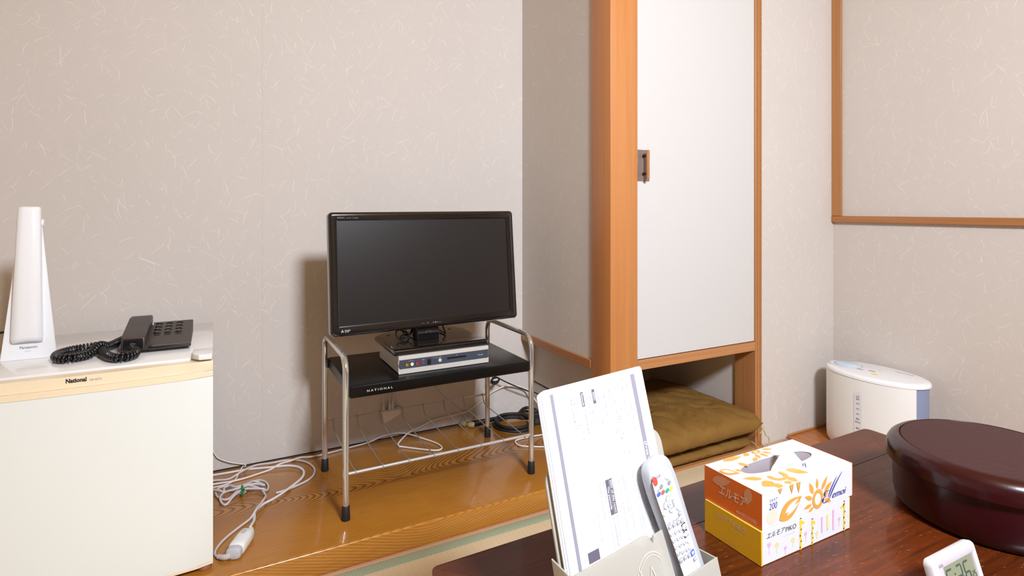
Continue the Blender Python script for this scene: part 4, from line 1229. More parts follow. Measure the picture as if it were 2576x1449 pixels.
for nm, sh, m in (('tulip_print', pk, 'print_pink'), ('flower_print', lem, 'print_lemon'), ('giraffe_print', ylw, 'print_yellow')):
    obj_flat(nm, flat_shapes(sh, FY), MT[m], yc)
obj_flat('spot_print', flat_shapes(blk, FY, 0.0005), MT['print_black'], yc)

OX, OY, OZ = 0.8006, 0.6286, 0.3982
OL, OW, OH = 0.2475, 0.1225, 0.0600
ob = thing('tissue_box', 'orange-ended tissue box with a tissue pulled out, on top', 'tissue box', (OX + 0.12, OY + 0.06, OZ))
def slot_pt(i, n, k=1.0):
    a = 2 * PI * i / n
    c, s = math.cos(a), math.sin(a)
    px = 0.129 + 0.091 * k * math.copysign(abs(c) ** 0.75, c)
    py = 0.0685 + 0.0205 * k * math.copysign(abs(s) ** 0.9, s) - 0.06 * (px - 0.129) * 0.35
    return px, py
NS = 64
rect = []
for i in range(NS):
    a = 2 * PI * i / NS
    dx, dy = math.cos(a), math.sin(a)
    cx0, cy0 = 0.129, 0.0685
    t = min(((OL - cx0) / dx if dx > 1e-9 else (-cx0 / dx if dx < -1e-9 else 1e9)), ((OW - cy0) / dy if dy > 1e-9 else (-cy0 / dy if dy < -1e-9 else 1e9)))
    rect.append([cx0 + dx * t, cy0 + dy * t])
for cn in ((0, 0), (OL, 0), (OL, OW), (0, OW)):
    j = min(range(NS), key=lambda q: (rect[q][0] - cn[0]) ** 2 + (rect[q][1] - cn[1]) ** 2)
    rect[j] = list(cn)
def at(pts, z):
    return [(OX + p[0], OY + p[1], OZ + z) for p in pts]
slot = [slot_pt(i, NS) for i in range(NS)]
oc = obj('carton', ring([at(rect, 0.0003), at(rect, OH), at(slot, OH), at(slot, OH - 0.0008)], None, True, False), MT['card_white'], ob, 30)
obj('film', ring([at([slot_pt(i, NS, 1.06) for i in range(NS)], OH - 0.0012), at([slot_pt(i, NS, 0.8) for i in range(NS)], OH - 0.005)], None, False, True), MT['inner'], ob)
obj('end_panel', box(OX - 0.0007, OX - 0.0001, OY - 0.0003, OY + OW + 0.0003, OZ + 0.0003, OZ + OH + 0.0002), MT['card_orange'], ob)
obj('end_panel', box(OX + OL + 0.0001, OX + OL + 0.0009, OY - 0.0003, OY + OW + 0.0003, OZ + 0.0003, OZ + OH + 0.0002), MT['card_orange'], ob)
FO = frame((OX, OY, OZ), (1, 0, 0), (0, 0, 1))
FT = frame((OX, OY, OZ + OH), (1, 0, 0), (0, 1, 0))
SO = frame((OX - 0.0007, OY + OW, OZ), (0, -1, 0), (0, 0, 1))
top_o, top_p = [], []
for b, t, w in (((0.048, 0.0367), (0.0166, 0.0533), 0.0052), ((0.1134, 0.0411), (0.1414, 0.013), 0.0075), ((0.0921, 0.0195), (0.0927, 0.0004), 0.0062), ((0.0757, 0.0126), (0.0751, 0.0004), 0.0058), ((0.0539, 0.015), (0.0445, 0.0004), 0.0075), ((0.054, 0.0211), (0.0247, 0.0181), 0.0085), ((0.15, 0.119), (0.1714, 0.1103), 0.0028), ((0.1401, 0.1112), (0.1524, 0.097), 0.003), ((0.1308, 0.1084), (0.1345, 0.0905), 0.0034), ((0.12, 0.109), (0.1135, 0.0925), 0.0036), ((0.1105, 0.0991), (0.091, 0.0895), 0.0036), ((0.1117, 0.1185), (0.094, 0.1138), 0.0042), ((0.0605, 0.099), (0.0667, 0.0794), 0.0048), ((0.0339, 0.0831), (0.0403, 0.0708), 0.003), ((0.041, 0.1175), (0.0903, 0.1155), 0.0052)):
    top_o.append(petal(b, t, w * 1.25))
top_o += ring_shape(0.0802, 0.0315, 0.0205, 0.0165, 0.55, 150, 395)
top_o += ring_shape(0.1298, 0.1155, 0.0105, 0.0062, 0.55)
leaf = petal((0.0022, 0.092), (0.0291, 0.068), 0.0105)
top_o.append(leaf)
lw = petal((0.0065, 0.089), (0.0225, 0.074), 0.0052)
top_p += [ellipse(0.027, 0.1085, 0.014, 0.0085), ellipse(0.0125, 0.034, 0.0085, 0.013)]
obj_flat('flower_print', flat_shapes(top_o, FT), MT['print_orange'], oc)
obj_flat('leaf_gap_print', flat_shapes([lw], FT, 0.0014), MT['card_white'], oc)
obj_flat('blob_print', flat_shapes(top_p, FT, 0.0002), MT['print_peach'], oc)
obj_flat('stroke_print', flat_shapes([petal((0.171, 0.0425), (0.1525, 0.026), 0.0012), petal((0.1665, 0.0425), (0.1525, 0.0325), 0.001)], FT), MT['print_blue'], oc)
fo = []
for b, t, w in (((0.1335, 0.0296), (0.1223, 0.0518), 0.0048), ((0.1449, 0.0359), (0.1434, 0.0555), 0.0036), ((0.1565, 0.031), (0.1738, 0.053), 0.0044), ((0.165, 0.0269), (0.1871, 0.04), 0.0046), ((0.1307, 0.0213), (0.1098, 0.0299), 0.004), ((0.1293, 0.0118), (0.107, 0.0093), 0.0034), ((0.1345, 0.0065), (0.120, 0.0004), 0.003), ((0.165, 0.0122), (0.1846, 0.0046), 0.0042), ((0.163, 0.0205), (0.176, 0.0235), 0.0044)):
    fo.append(petal(b, t, w))
for x0, zt, zb2 in ((0.0927, 0.0597, 0.040), (0.0745, 0.0597, 0.0435), (0.0445, 0.0597, 0.05)):
    fo.append([(x0 - 0.0058, 0.0597), (x0 + 0.0058, 0.0597), (x0 + 0.002, (zt + zb2) / 2), (x0 + 0.0005, zb2), (x0 - 0.002, (zt + zb2) / 2)])
fo += ring_shape(0.1463, 0.0180, 0.0152, 0.0172, 0.60)
lf = petal((0.0425, 0.0065), (0.1015, 0.0345), 0.0155)
fo.append(lf)
obj_flat('flower_print', flat_shapes(fo, FO), MT['print_orange'], oc)
obj_flat('leaf_gap_print', flat_shapes([petal((0.056, 0.0155), (0.0915, 0.033), 0.0050), petal((0.060, 0.0105), (0.0945, 0.0265), 0.0036)], FO, 0.0014), MT['card_white'], oc)
obj_flat('blob_print', flat_shapes([ellipse(0.0255, 0.017, 0.014, 0.0135)], FO, 0.0002), MT['print_peach'], oc)
text('200', 0.0155, FO @ Matrix.Translation((0.0165, 0.0295, 0)), MT['print_blue'], oc, shear=0.15, width=0.0205)
text('エルモア', 0.0066, FO @ Matrix.Translation((0.0165, 0.0425, 0)), MT['print_grey'], oc, shear=0.2, width=0.0215)
text('emoi', 0.0175, FO @ Matrix.Translation((0.1845, 0.0105, 0)), MT['print_blue'], oc, shear=0.4, width=0.0415, lift=0.0015)
def stroke(p0, p1, p2, w):
    pts = [Vector(p0) * (1 - t) ** 2 + Vector(p1) * 2 * t * (1 - t) + Vector(p2) * t * t for t in [i / 12 for i in range(13)]]
    L_, R_ = [], []
    for i, p in enumerate(pts):
        d = pts[min(i + 1, 12)] - pts[max(i - 1, 0)]
        s = Vector((-d.y, d.x)).normalized() * w * (0.25 + math.sin(PI * i / 12))
        L_.append(p + s)
        R_.append(p - s)
    return [(q.x, q.y) for q in L_ + R_[::-1]]
obj_flat('stroke_print', flat_shapes([stroke((0.1785, 0.0265), (0.1585, 0.0295), (0.1650, 0.0175), 0.0008), stroke((0.1720, 0.0180), (0.1480, 0.0150), (0.1620, 0.0078), 0.0009), stroke((0.1600, 0.0085), (0.1680, 0.0055), (0.1760, 0.0110), 0.0007), stroke((0.1775, 0.0095), (0.185, 0.026), (0.2156, 0.0525), 0.0011), stroke((0.1745, 0.0125), (0.178, 0.026), (0.2005, 0.0475), 0.0010)], FO, 0.0015), MT['print_blue'], oc)
oe = [c for c in ob.children if c.name.startswith('end_panel')][0]
text('エルモア', 0.0205, SO @ Matrix.Translation((0.032, 0.024, 0)), MT['print_silver'], oe, shear=0.25, width=0.060, lift=0.0005, bold=0.0003)
text('400枚(200組)', 0.0075, SO @ Matrix.Translation((0.071, 0.0062, 0)), MT['print_silver'], oe, width=0.043, lift=0.0005)
obj_flat('petal_print', flat_shapes([petal((0.018, 0.0395), (0.060, 0.0545), 0.0085), petal((0.098, 0.059), (0.0925, 0.0290), 0.0085)], SO, 0.0003), MT['print_pale'], oe)
# the pulled tissue: a folded fin
tm = BM()
A = [(0.090, 0.0535), (0.105, 0.049), (0.130, 0.0455), (0.155, 0.0445), (0.176, 0.0475), (0.165, 0.062), (0.140, 0.070), (0.110, 0.066)]
apex = Vector((OX + 0.1440, OY + 0.0614, OZ + OH + 0.0335))
rows = []
for k in range(7):
    q = k / 6
    row = []
    for i, (x, y) in enumerate(A):
        b = Vector((OX + x, OY + y, OZ + OH - 0.004))
        p = b.lerp(apex, q)
        wv = 0.0012 * math.sin(i * 2.3 + k * 1.7) * (1 - q) * (q > 0)
        pinch = 0.35 * math.sin(PI * q)
        mid = (apex + Vector((OX + 0.134, OY + 0.057, OZ + OH))) / 2
        p.y += (OY + 0.0575 - p.y) * pinch * 0.5
        row.append((p.x + wv, p.y + wv, p.z))
    rows.append(row)
rows[-1] = [tuple(apex + Vector((0.0006 * math.cos(i), 0.0006 * math.sin(i), 0))) for i in range(len(A))]
obj('tissue', ring(rows, tm, False, True), MT['tissue'], ob, 35)

# ---------------------------------------------------------------- leaflet holder, sheets, remote control
th_ = R(15)
uu = Vector((0.2071, 0.03526, 0)).normalized()
nh = Vector((uu.y, -uu.x, 0))
wd = nh * math.sin(th_) - Vector((0, 0, math.cos(th_)))
rot_s = frame((0, 0, 0), uu, -wd).to_3x3()
P1 = Vector((0.3947, 0.6623, 0.6806))
hd_ = thing('leaflet_holder', 'frosted white leaflet holder with a side pocket on the table', 'holder', P1, rot_s)
bl = [(x, y) for x, y in rounded(-0.0085, 0.2335, -0.3490, -0.098, (0.022, 0.022, 0, 0), 6)]
obj('back_panel', prism(bl, xy, -0.0125, -0.0095, r=0.0006, seg=1), MT['acrylic'], hd_)
fpoly = [(-0.0195, -0.352), (-0.0195, -0.2195), (0.117, -0.2175), (0.1265, -0.219), (0.135, -0.2325), (0.138, -0.2225), (0.1585, -0.2215), (0.1690, -0.30), (0.1690, -0.352)]
pk_ = obj('front_pocket', prism(fpoly, xy, 0.0222, 0.0250, r=0.0005, seg=1), MT['acrylic'], hd_)
obj('side_wall', prism([(-0.0095, -0.349), (-0.0095, -0.205), (0.0222, -0.2195), (0.0222, -0.352)], lambda a, b, c: (c, b, a), -0.0195, -0.017, r=0.0004, seg=1), MT['acrylic'], hd_)
obj('pocket_floor', box(-0.017, 0.1545, -0.312, -0.3095, -0.0095, 0.0222), MT['acrylic'], hd_)
obj('remote_pocket', prism([(0.1650, -0.350), (0.1650, -0.2865), (0.2505, -0.2865), (0.2505, -0.353)], xy, 0.0350, 0.0378, r=0.0005, seg=1), MT['acrylic'], hd_)
obj('side_wall', prism([(-0.0095, -0.349), (-0.0095, -0.276), (0.0350, -0.2868), (0.0350, -0.353)], lambda a, b, c: (c, b, a), 0.2478, 0.2505, r=0.0004, seg=1), MT['acrylic'], hd_)
obj('side_wall', prism([(0.0252, -0.351), (0.0252, -0.2900), (0.0348, -0.2900), (0.0348, -0.353)], lambda a, b, c: (c, b, a), 0.1650, 0.1674, r=0.0004, seg=1), MT['acrylic'], hd_)
obj('pocket_floor', box(0.1548, 0.2476, -0.343, -0.3405, -0.0095, 0.0348), MT['acrylic'], hd_)
obj('pocket_tab', prism([(0.1995, -0.349), (0.1995, -0.222), (0.2085, -0.2195), (0.215, -0.2225), (0.2478, -0.277), (0.2478, -0.349)], xy, -0.0092, -0.0070, r=0.0004, seg=1), MT['acrylic'], hd_)
def tz_y(z):
    return (0.3403 - 0.6806 - math.sin(th_) * z) / math.cos(th_)
obj('foot_plate', prism([(-0.0125, tz_y(-0.0125)), (0.0378, tz_y(0.0378)), (0.0378, tz_y(0.0378) + 0.006), (-0.0125, tz_y(-0.0125) + 0.006)], lambda a, b, c: (c, b, a), -0.0195, 0.2505), MT['acrylic'], hd_)
FPK = Matrix.Translation((0, 0, 0.0250))
em = ring_shape(0.122, -0.268, 0.030, 0.030, 0.93) + ring_shape(0.122, -0.268, 0.0255, 0.0255, 0.94)
for x0, z0, x1, z1 in ((0.098, -0.252, 0.110, -0.290), (0.110, -0.290, 0.122, -0.256), (0.122, -0.256, 0.134, -0.290), (0.134, -0.290, 0.146, -0.252)):
    d_ = Vector((x1 - x0, z1 - z0)).normalized() * 0.0012
    em.append([(x0 - d_.y, z0 + d_.x), (x1 - d_.y, z1 + d_.x), (x1 + d_.y, z1 - d_.x), (x0 + d_.y, z0 - d_.x)])
obj_flat('relief_emblem', flat_shapes([e for e in em if max(q[0] for q in e) < 0.1465], FPK, 0.0003), MT['acrylic_edge'], pk_)

def sheet(label, dx, dy, z0, z1):
    t = thing('information_sheet', label, 'sheet', P1, rot_s)
    o = obj('page', prism([(x + dx, y + dy) for x, y in rounded(0.0, 0.21, -0.297, 0.0, 0.0065, 5)], xy, z0, z1), MT['paper'], t)
    return t, o
s2t, _ = sheet('laminated sheet at the back of the holder stack', -0.0056, -0.003, -0.0046, -0.0031)
s1t, _ = sheet('laminated sheet sandwiched in the middle of the holder stack', -0.0030, -0.0012, -0.0030, -0.0015)
sht, pg = sheet('front laminated sheet printed with grey bars and wireless network text', 0.0, 0.0, -0.0014, 0.0)
I4 = Matrix.Identity(4)
def bars(name, rects, m, z=0.0003):
    obj_flat(name, flat_shapes([[(x0, y0), (x1, y0), (x1, y1), (x0, y1)] for x0, x1, y0, y1 in rects], I4, z), MT[m], pg)
bars('title_bar', [(0.1812, 0.1902, -0.285, -0.009)], 'ink')
bars('footer_bar', [(0.0148, 0.0203, -0.285, -0.0075)], 'ink')
for q_ in [(0.0938, 0.0992, -0.0352, -0.0152), (0.0708, 0.0762, -0.0350, -0.0150), (0.0890, 0.0955, -0.185, -0.139), (0.0962, 0.1018, -0.185, -0.139), (0.0345, 0.0552, -0.2285, -0.2152)]:
    bars('heading_box', [q_], 'ink_dark')
bars('code_frame', [(0.0330, 0.0620, -0.1785, -0.1782), (0.0330, 0.0620, -0.2095, -0.2092), (0.0330, 0.0333, -0.2095, -0.1782), (0.0617, 0.0620, -0.2095, -0.1782)], 'ink_faint')
def ptext(s, x, y0, length, size, m, bold=0.0, z=0.0004):
    """Text running down the sheet: baseline at x, starting y0 below the top."""
    F_ = frame((x, -y0, 0), (0, -1, 0), (1, 0, 0))
    text(s, size, F_, MT[m], pg, name='printed_line', width=length, lift=z, bold=bold)
ptext('[Free Wi-Fi]', 0.1832, 0.1085, 0.046, 0.0075, 'paper', 0.0001, 0.0006)
ptext('SSID', 0.0946, 0.0190, 0.012, 0.0050, 'paper', 0.0001, 0.0006)
ptext('Passcode', 0.0716, 0.0165, 0.017, 0.0048, 'paper', 0.0001, 0.0006)
ptext('SSID of this room', 0.0972, 0.1405, 0.043, 0.0052, 'paper', 0.0001, 0.0006)
ptext('The passcode', 0.0902, 0.148, 0.030, 0.0052, 'paper', 0.0001, 0.0006)
jp = [(0.1690, 0.0175, 0.094, 'お部屋でインターネットを無料でご利用いただけます。　ご利用方法'),
      (0.1622, 0.0185, 0.046, '※　パソコンやスマートフォンでの'),
      (0.1568, 0.0185, 0.050, '（無線による接続となります）'),
      (0.1462, 0.0175, 0.100, '下記のネットワークを選択し、パスワードを入力してください接続'),
      (0.1410, 0.0185, 0.085, 'セキュリティのため　この番号は他の方に教えないで'),
      (0.1358, 0.0185, 0.100, 'ください　通信の内容はお客様の責任でお願いいたします。'),
      (0.1285, 0.0185, 0.066, '電波の状態によりつながりにくい場合'),
      (0.1160, 0.0160, 0.064, 'この部屋の　無線の名前　パスワード'),
      (0.1035, 0.0180, 0.072, 'お部屋番号の　　　　　を選択してください'),
      (0.0962, 0.038, 0.030, 'RoomNetwork'),
      (0.0880, 0.0165, 0.060, '次の画面で、下記の番号を入力してください'),
      (0.0820, 0.0165, 0.057, '大文字と小文字の区別にご注意ください'),
      (0.0735, 0.038, 0.034, '0123456789'),
      (0.0618, 0.0170, 0.082, 'ご不明な点は　フロントまでお問い合わせください'),
      (0.0560, 0.0160, 0.046, 'ご利用ありがとうございます'),
      (0.0505, 0.0155, 0.045, '（客室の共用設備です）')]
for x, y0, ln, s in jp:
    ptext(s, x, y0, ln, 0.0034, 'ink_text')
en = [(0.1715, 0.1405, 0.085, 'You can use the wireless internet in your room for free while you are staying with us.'),
      (0.1640, 0.1405, 0.085, 'How to use: Wi-Fi'),
      (0.1500, 0.1433, 0.087, 'Please select the network below and enter the passcode to connect.'),
      (0.1440, 0.1433, 0.087, 'Please be careful about the security of your own computer. Thank'),
      (0.1290, 0.142, 0.086, 'The information for the connection may be different by room.'),
      (0.1240, 0.142, 0.050, 'Please ask the front desk.'),
      (0.1150, 0.1407, 0.088, 'The connection to the internet may be slow at night.'),
      (0.1060, 0.141, 0.040, 'Choose the SSID from the list.'),
      (0.0985, 0.188, 0.040, 'RoomNetwork100'),
      (0.0915, 0.188, 0.040, '0123456789ABC'),
      (0.0840, 0.1402, 0.088, 'Enter the passcode in the next window and connect to the net.'),
      (0.0760, 0.141, 0.045, 'Please enjoy your stay.'),
      (0.0632, 0.176, 0.036, 'Scan here to connect')]
for x, y0, ln, s in en:
    ptext(s, x, y0, ln, 0.0034, 'ink_text')

# remote control, leaning in the side pocket
o2 = Vector((0.1745, -0.131))
ra = Vector((0.036, -0.156)).normalized()
F0 = frame(P1 + rot_s @ Vector((o2.x, o2.y, 0.0062)), rot_s @ Vector((-ra.y, ra.x, 0)), rot_s @ Vector((-ra.x, -ra.y, 0.018)))
rm = thing('remote_control', 'light grey remote control standing in the holder pocket', 'remote control', F0.translation, F0.to_3x3())
def rsec(s, hw_, z0, z1, tc):
    pts = []
    for i in range(24):
        a = 2 * PI * i / 24
        c, sn = math.cos(a), math.sin(a)
        pts.append((tc + hw_ * math.copysign(abs(c) ** 0.36, c), -s, (z0 + z1) / 2 + (z1 - z0) / 2 * math.copysign(abs(sn) ** 0.5, sn)))
    return pts
prof_r = [(-0.003, 0.008, 0.008, 0.014), (-0.002, 0.0135, 0.0065, 0.0165), (0.0, 0.0178, 0.005, 0.019), (0.002, 0.0205, 0.004, 0.021), (0.005, 0.0232, 0.003, 0.0228), (0.01, 0.0258, 0.003, 0.024), (0.018, 0.0278, 0.003, 0.0246), (0.035, 0.0292, 0.003, 0.0245), (0.06, 0.0288, 0.003, 0.0240), (0.085, 0.0277, 0.003, 0.0235), (0.11, 0.0266, 0.003, 0.023), (0.14, 0.0262, 0.003, 0.0225), (0.17, 0.026, 0.003, 0.022), (0.195, 0.0262, 0.001, 0.0205), (0.20, 0.024, 0.003, 0.018)]
TC = -0.0015
def front_z(s):
    for (a, _, _, za), (b, _, _, zb_) in zip(prof_r, prof_r[1:]):
        if a <= s <= b:
            return za + (zb_ - za) * (s - a) / (b - a)
    return 0.022
sh = obj('shell', ring([rsec(s, h, a, b, TC) for s, h, a, b in prof_r], None, True, True), MT['remote'], rm, 45)
def rim_w(s):
    for (a, ha, _, _), (b, hb2, _, _) in zip(prof_r, prof_r[1:]):
        if a <= s <= b:
            return ha + (hb2 - ha) * (s - a) / (b - a)
    return 0.026
fl, frr = [], []
for i in range(25):
    s = 0.012 + (0.186 - 0.012) * i / 24
    e = min(1, (s - 0.012) / 0.008)
    w_ = (rim_w(s) - 0.0062) * (0.72 + 0.28 * math.sqrt(e))
    fl.append((-0.0080 - w_, -s, front_z(s) + 0.0005))
    frr.append((-0.0080 + w_, -s, front_z(s) + 0.0005))
bmf = BM()
va = [bmf.verts.new(p) for p in fl]
vb = [bmf.verts.new(p) for p in frr]
for i in range(24):
    bmf.faces.new((va[i], va[i + 1], vb[i + 1], vb[i]))
fc = obj('face_plate', bmf, MT['remote_face'], rm)
def rbtn(name, t, s, w, h, m, r=None, z=0.0014):
    r = min(w, h) * 0.49 if r is None else r
    zf_ = front_z(s)
    return obj(name, prism(rounded(t - w / 2, t + w / 2, -s - h / 2, -s + h / 2, r, 3), xy, zf_ - 0.0004, zf_ + z, r=0.0004, seg=1), MT[m], rm)
def rfix(t, s, sc=0.89):
    return (-0.0108 + (t + 0.0108) * sc, s)
rbtn('power_button', *rfix(-0.0248, 0.0195), 0.0095, 0.0125, 'red')
for t, s in ((-0.0151, 0.0318), (0.005, 0.0358)):
    rbtn('button', *rfix(t, s), 0.0075, 0.0058, 'grey')
for t, s in ((0.0059, 0.0832), (0.0055, 0.0937), (-0.0258, 0.0868), (-0.0151, 0.0891), (-0.0041, 0.0916), (-0.0259, 0.1356), (-0.0148, 0.1379), (-0.0039, 0.1407), (0.0061, 0.1517)):
    rbtn('button', *rfix(t, s), 0.0078, 0.0055, 'grey', 0.0015)
    rbtn('button_cap', *rfix(t + 0.0006, s - 0.0003), 0.0052, 0.0036, 'lightgrey', 0.001, 0.0019)
for (t, s), m in zip(((-0.0262, 0.038), (-0.0156, 0.0402), (-0.005, 0.0427), (0.0054, 0.0449)), ('blue_p', 'orange_p', 'green_p', 'yellow_p')):
    rbtn('colour_button', *rfix(t, s), 0.0088, 0.0052, m)
def rtxt(s_, t, s, size, m='grey', w=None, z=0.0016):
    text(s_, size, Matrix.Translation((t, -s, front_z(s))), MT[m], fc, width=w, lift=z, name='marking')
for t, s in ((0.0042, 0.0263), (-0.0276, 0.0662), (0.006, 0.0732), (0.0056, 0.1238), (0.0057, 0.1332)):
    q = rfix(t, s)
    rbtn('button', q[0], q[1], 0.0088, 0.0072, 'lightgrey')
    rbtn('button_cap', q[0] + 0.0005, q[1] - 0.0003, 0.0078, 0.0062, 'remote_face', None, 0.0018)
for (t, s), a in zip(((-0.0097, 0.0513), (-0.0218, 0.0585), (0.0013, 0.064), (-0.01, 0.0704)), (0, 90, -90, 180)):
    q = rfix(t, s)
    for k, m, zz in ((1.0, 'grey', 0.0010), (0.8, 'remote_face', 0.0015)):
        pl = []
        for x, y in ((-0.0055, -0.003), (0.0055, -0.003), (0.0045, 0.0005), (0.0, 0.0035), (-0.0045, 0.0005)):
            c, sn = math.cos(R(a)), math.sin(R(a))
            pl.append((q[0] + (x * c - y * sn) * k, -q[1] + (x * sn + y * c) * k))
        obj('arrow_button' if k == 1.0 else 'arrow_cap', prism(pl, xy, front_z(s) - 0.0004, front_z(s) + zz), MT[m], rm)
q = rfix(-0.0102, 0.0609)
rbtn('select_button', q[0], q[1], 0.0098, 0.0086, 'grey', None, 0.001)
rbtn('button_cap', q[0], q[1], 0.0084, 0.0074, 'remote_face', None, 0.0016)
rtxt('決定', q[0] - 0.0024, q[1] + 0.0009, 0.0024, 'grey', 0.0046, 0.0022)
for k, (t, s) in enumerate(((-0.0263, 0.0963), (-0.0154, 0.0991), (-0.0046, 0.1017), (-0.0261, 0.1062), (-0.0148, 0.1089), (-0.0044, 0.1113), (-0.0262, 0.1159), (-0.0152, 0.1186), (-0.0043, 0.1213), (-0.025, 0.1258), (-0.0143, 0.129), (-0.0033, 0.1318))):
    q = rfix(t, s)
    rbtn('number_key', q[0], q[1], 0.0086, 0.0070, 'grey', None, 0.0009)
    rbtn('key_cap', q[0] + 0.0004, q[1] - 0.0002, 0.0078, 0.0062, 'remote_face', None, 0.0016)
    rtxt(str(k + 1), q[0] - 0.0008 - (0.001 if k > 8 else 0), q[1] + 0.0015, 0.0042, 'grey', None, 0.0022)
for t, s in ((0.0057, 0.1026), (0.0049, 0.1128)):
    q = rfix(t, s)
    rbtn('channel_surround', q[0], q[1], 0.0108, 0.0098, 'print_black', 0.0018, 0.0008)
    rbtn('channel_key', q[0], q[1], 0.0088, 0.0072, 'remote_face', 0.003, 0.0018)
q = rfix(0.0059, 0.1422)
rbtn('button', q[0], q[1], 0.0095, 0.0082, 'blue_p', 0.0018, 0.0012)
rbtn('button_cap', q[0], q[1], 0.0058, 0.0044, 'lightgrey', 0.001, 0.0019)
for s_, t, s, sz, w_ in (('電源', -0.0195, 0.0190, 0.0052, 0.0095), ('放送切換', -0.0262, 0.0340, 0.0026, 0.0085), ('番組表', 0.0005, 0.0318, 0.0022, 0.006), ('青', -0.0275, 0.0345, 0.0024, None), ('戻る', -0.0285, 0.0615, 0.0022, None), ('音声切換', -0.0305, 0.0830, 0.0026, 0.0085), ('字幕', -0.0175, 0.0852, 0.0026, 0.006), ('番組説明', -0.0085, 0.0873, 0.0026, 0.0085), ('消音', 0.0025, 0.0793, 0.0024, None), ('画面表示', -0.030, 0.1400, 0.0022, 0.008), ('メニュー', -0.019, 0.1425, 0.0022, 0.007)):
    q = rfix(t, s)
    rtxt(s_, q[0], q[1], sz, 'grey', w_, 0.0009)

# ---------------------------------------------------------------- round lidded container
OC = (1.325, 0.53)
bw = thing('lidded_box', 'large round wine-red lacquered box with a lid on the table', 'lidded box', (OC[0], OC[1], TZ))
obj('body', lathe([(0, 0.0006), (0.138, 0.0006), (0.146, 0.0035), (0.1515, 0.011), (0.1545, 0.024), (0.1555, 0.05), (0.156, 0.088), (0.1545, 0.1), (0, 0.1)], (OC[0], OC[1], TZ), 96), MT['lacquer'], bw, 35)
ld = obj('lid', lathe([(0.157, 0.0885), (0.1655, 0.0885), (0.1668, 0.0900), (0.1668, 0.104), (0.1655, 0.1135), (0.1605, 0.1225), (0.153, 0.128), (0.1455, 0.1305), (0.1438, 0.1308), (0.1430, 0.1290), (0.1424, 0.1282)], (OC[0], OC[1], TZ), 96), MT['lacquer'], bw, 35)
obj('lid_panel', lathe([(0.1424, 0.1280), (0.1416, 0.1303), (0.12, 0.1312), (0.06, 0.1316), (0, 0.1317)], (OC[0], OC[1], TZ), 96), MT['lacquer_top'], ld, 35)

# ---------------------------------------------------------------- digital clock
LEAN = R(17)
FC = frame((0.8990, 0.4276, 0.4300), (1, 0, -0.010), (0, math.sin(LEAN), math.cos(LEAN)))
ck = thing('digital_clock', 'white digital clock propped up in front of the round lacquered box', 'clock', FC.translation, FC.to_3x3())
CW, CH = 0.1208, 0.0895
def cl_(d, z, r):
    return [(x, y, z) for x, y in rounded(d, CW - d, -CH + d, -d, max(r, 0.0008), 5)]
lx0, lx1, ly0, ly1 = 0.0262, 0.1090, -0.066, -0.0158
def cw(d, z, r=0.001):
    return [(x, y, z) for x, y in rounded(lx0 + d, lx1 - d, ly0 + d, ly1 - d, r, 5)]
cs_ = obj('case', ring([cl_(0.004, -0.0135, 0.006), cl_(0.0005, -0.0125, 0.009), cl_(0.0, -0.010, 0.009), cl_(0.0, -0.003, 0.009), cl_(0.0012, -0.0008, 0.008), cl_(0.0030, 0.0, 0.007), cl_(0.0036, -0.0003, 0.0065)], None, True, False), MT['clock'], ck, 35)
obj('face_frame', ring([cl_(0.0037, -0.0004, 0.0062), cl_(0.0046, 0.0006, 0.006), cw(-0.003, 0.0006), cw(-0.0008, -0.0008), cw(0.0, -0.0028)]), MT['clock_face'], ck, 35)
lc = obj('display', ring([cw(-0.001, -0.0046), cw(-0.001, -0.0028)], None, True, True), MT['lcd'], ck)
SEG = {'0': 'abcdef', '1': 'bc', '2': 'abged', '3': 'abgcd', '4': 'fgbc', '5': 'afgcd', '6': 'afgedc', '7': 'abc', '8': 'abcdefg', '9': 'abfgcd'}
def digit(ch, x, y, w, h, t):
    out = []
    def hs_(yy):
        out.append([(x + t * .6, yy), (x + t, yy + t / 2), (x + w - t, yy + t / 2), (x + w - t * .6, yy), (x + w - t, yy - t / 2), (x + t, yy - t / 2)])
    def vs_(xx, ya, yb_):
        out.append([(xx, ya - t * .2), (xx + t / 2, ya - t * .6), (xx + t / 2, yb_ + t * .6), (xx, yb_ + t * .2), (xx - t / 2, yb_ + t * .6), (xx - t / 2, ya - t * .6)])
    for s in SEG[ch]:
        if s == 'a': hs_(y - t / 2)
        if s == 'g': hs_(y - h / 2)
        if s == 'd': hs_(y - h + t / 2)
        if s == 'f': vs_(x + t / 2, y - t / 2, y - h / 2)
        if s == 'b': vs_(x + w - t / 2, y - t / 2, y - h / 2)
        if s == 'e': vs_(x + t / 2, y - h / 2, y - h + t / 2)
        if s == 'c': vs_(x + w - t / 2, y - h / 2, y - h + t / 2)
    return out
dg = digit('5', 0.0315, -0.0205, 0.0175, 0.030, 0.0028) + digit('3', 0.0585, -0.0205, 0.0155, 0.030, 0.0028) + digit('6', 0.0785, -0.0205, 0.0155, 0.030, 0.0028)
dg += digit('2', 0.0970, -0.0375, 0.0045, 0.0085, 0.001) + digit('5', 0.1025, -0.0375, 0.0045, 0.0085, 0.001)
dg += [ellipse(0.0535, -0.030, 0.0012, 0.0014, 10), ellipse(0.0535, -0.040, 0.0012, 0.0014, 10)]
obj_flat('segments', flat_shapes(dg, Matrix.Translation((0, 0, -0.0028)), 0.0003), MT['lcd_ink'], lc)
text('ADS', 0.0058, Matrix.Translation((0.0135, -0.0125, 0.0006)), MT['grey'], cs_, width=0.011, lift=0.0005)
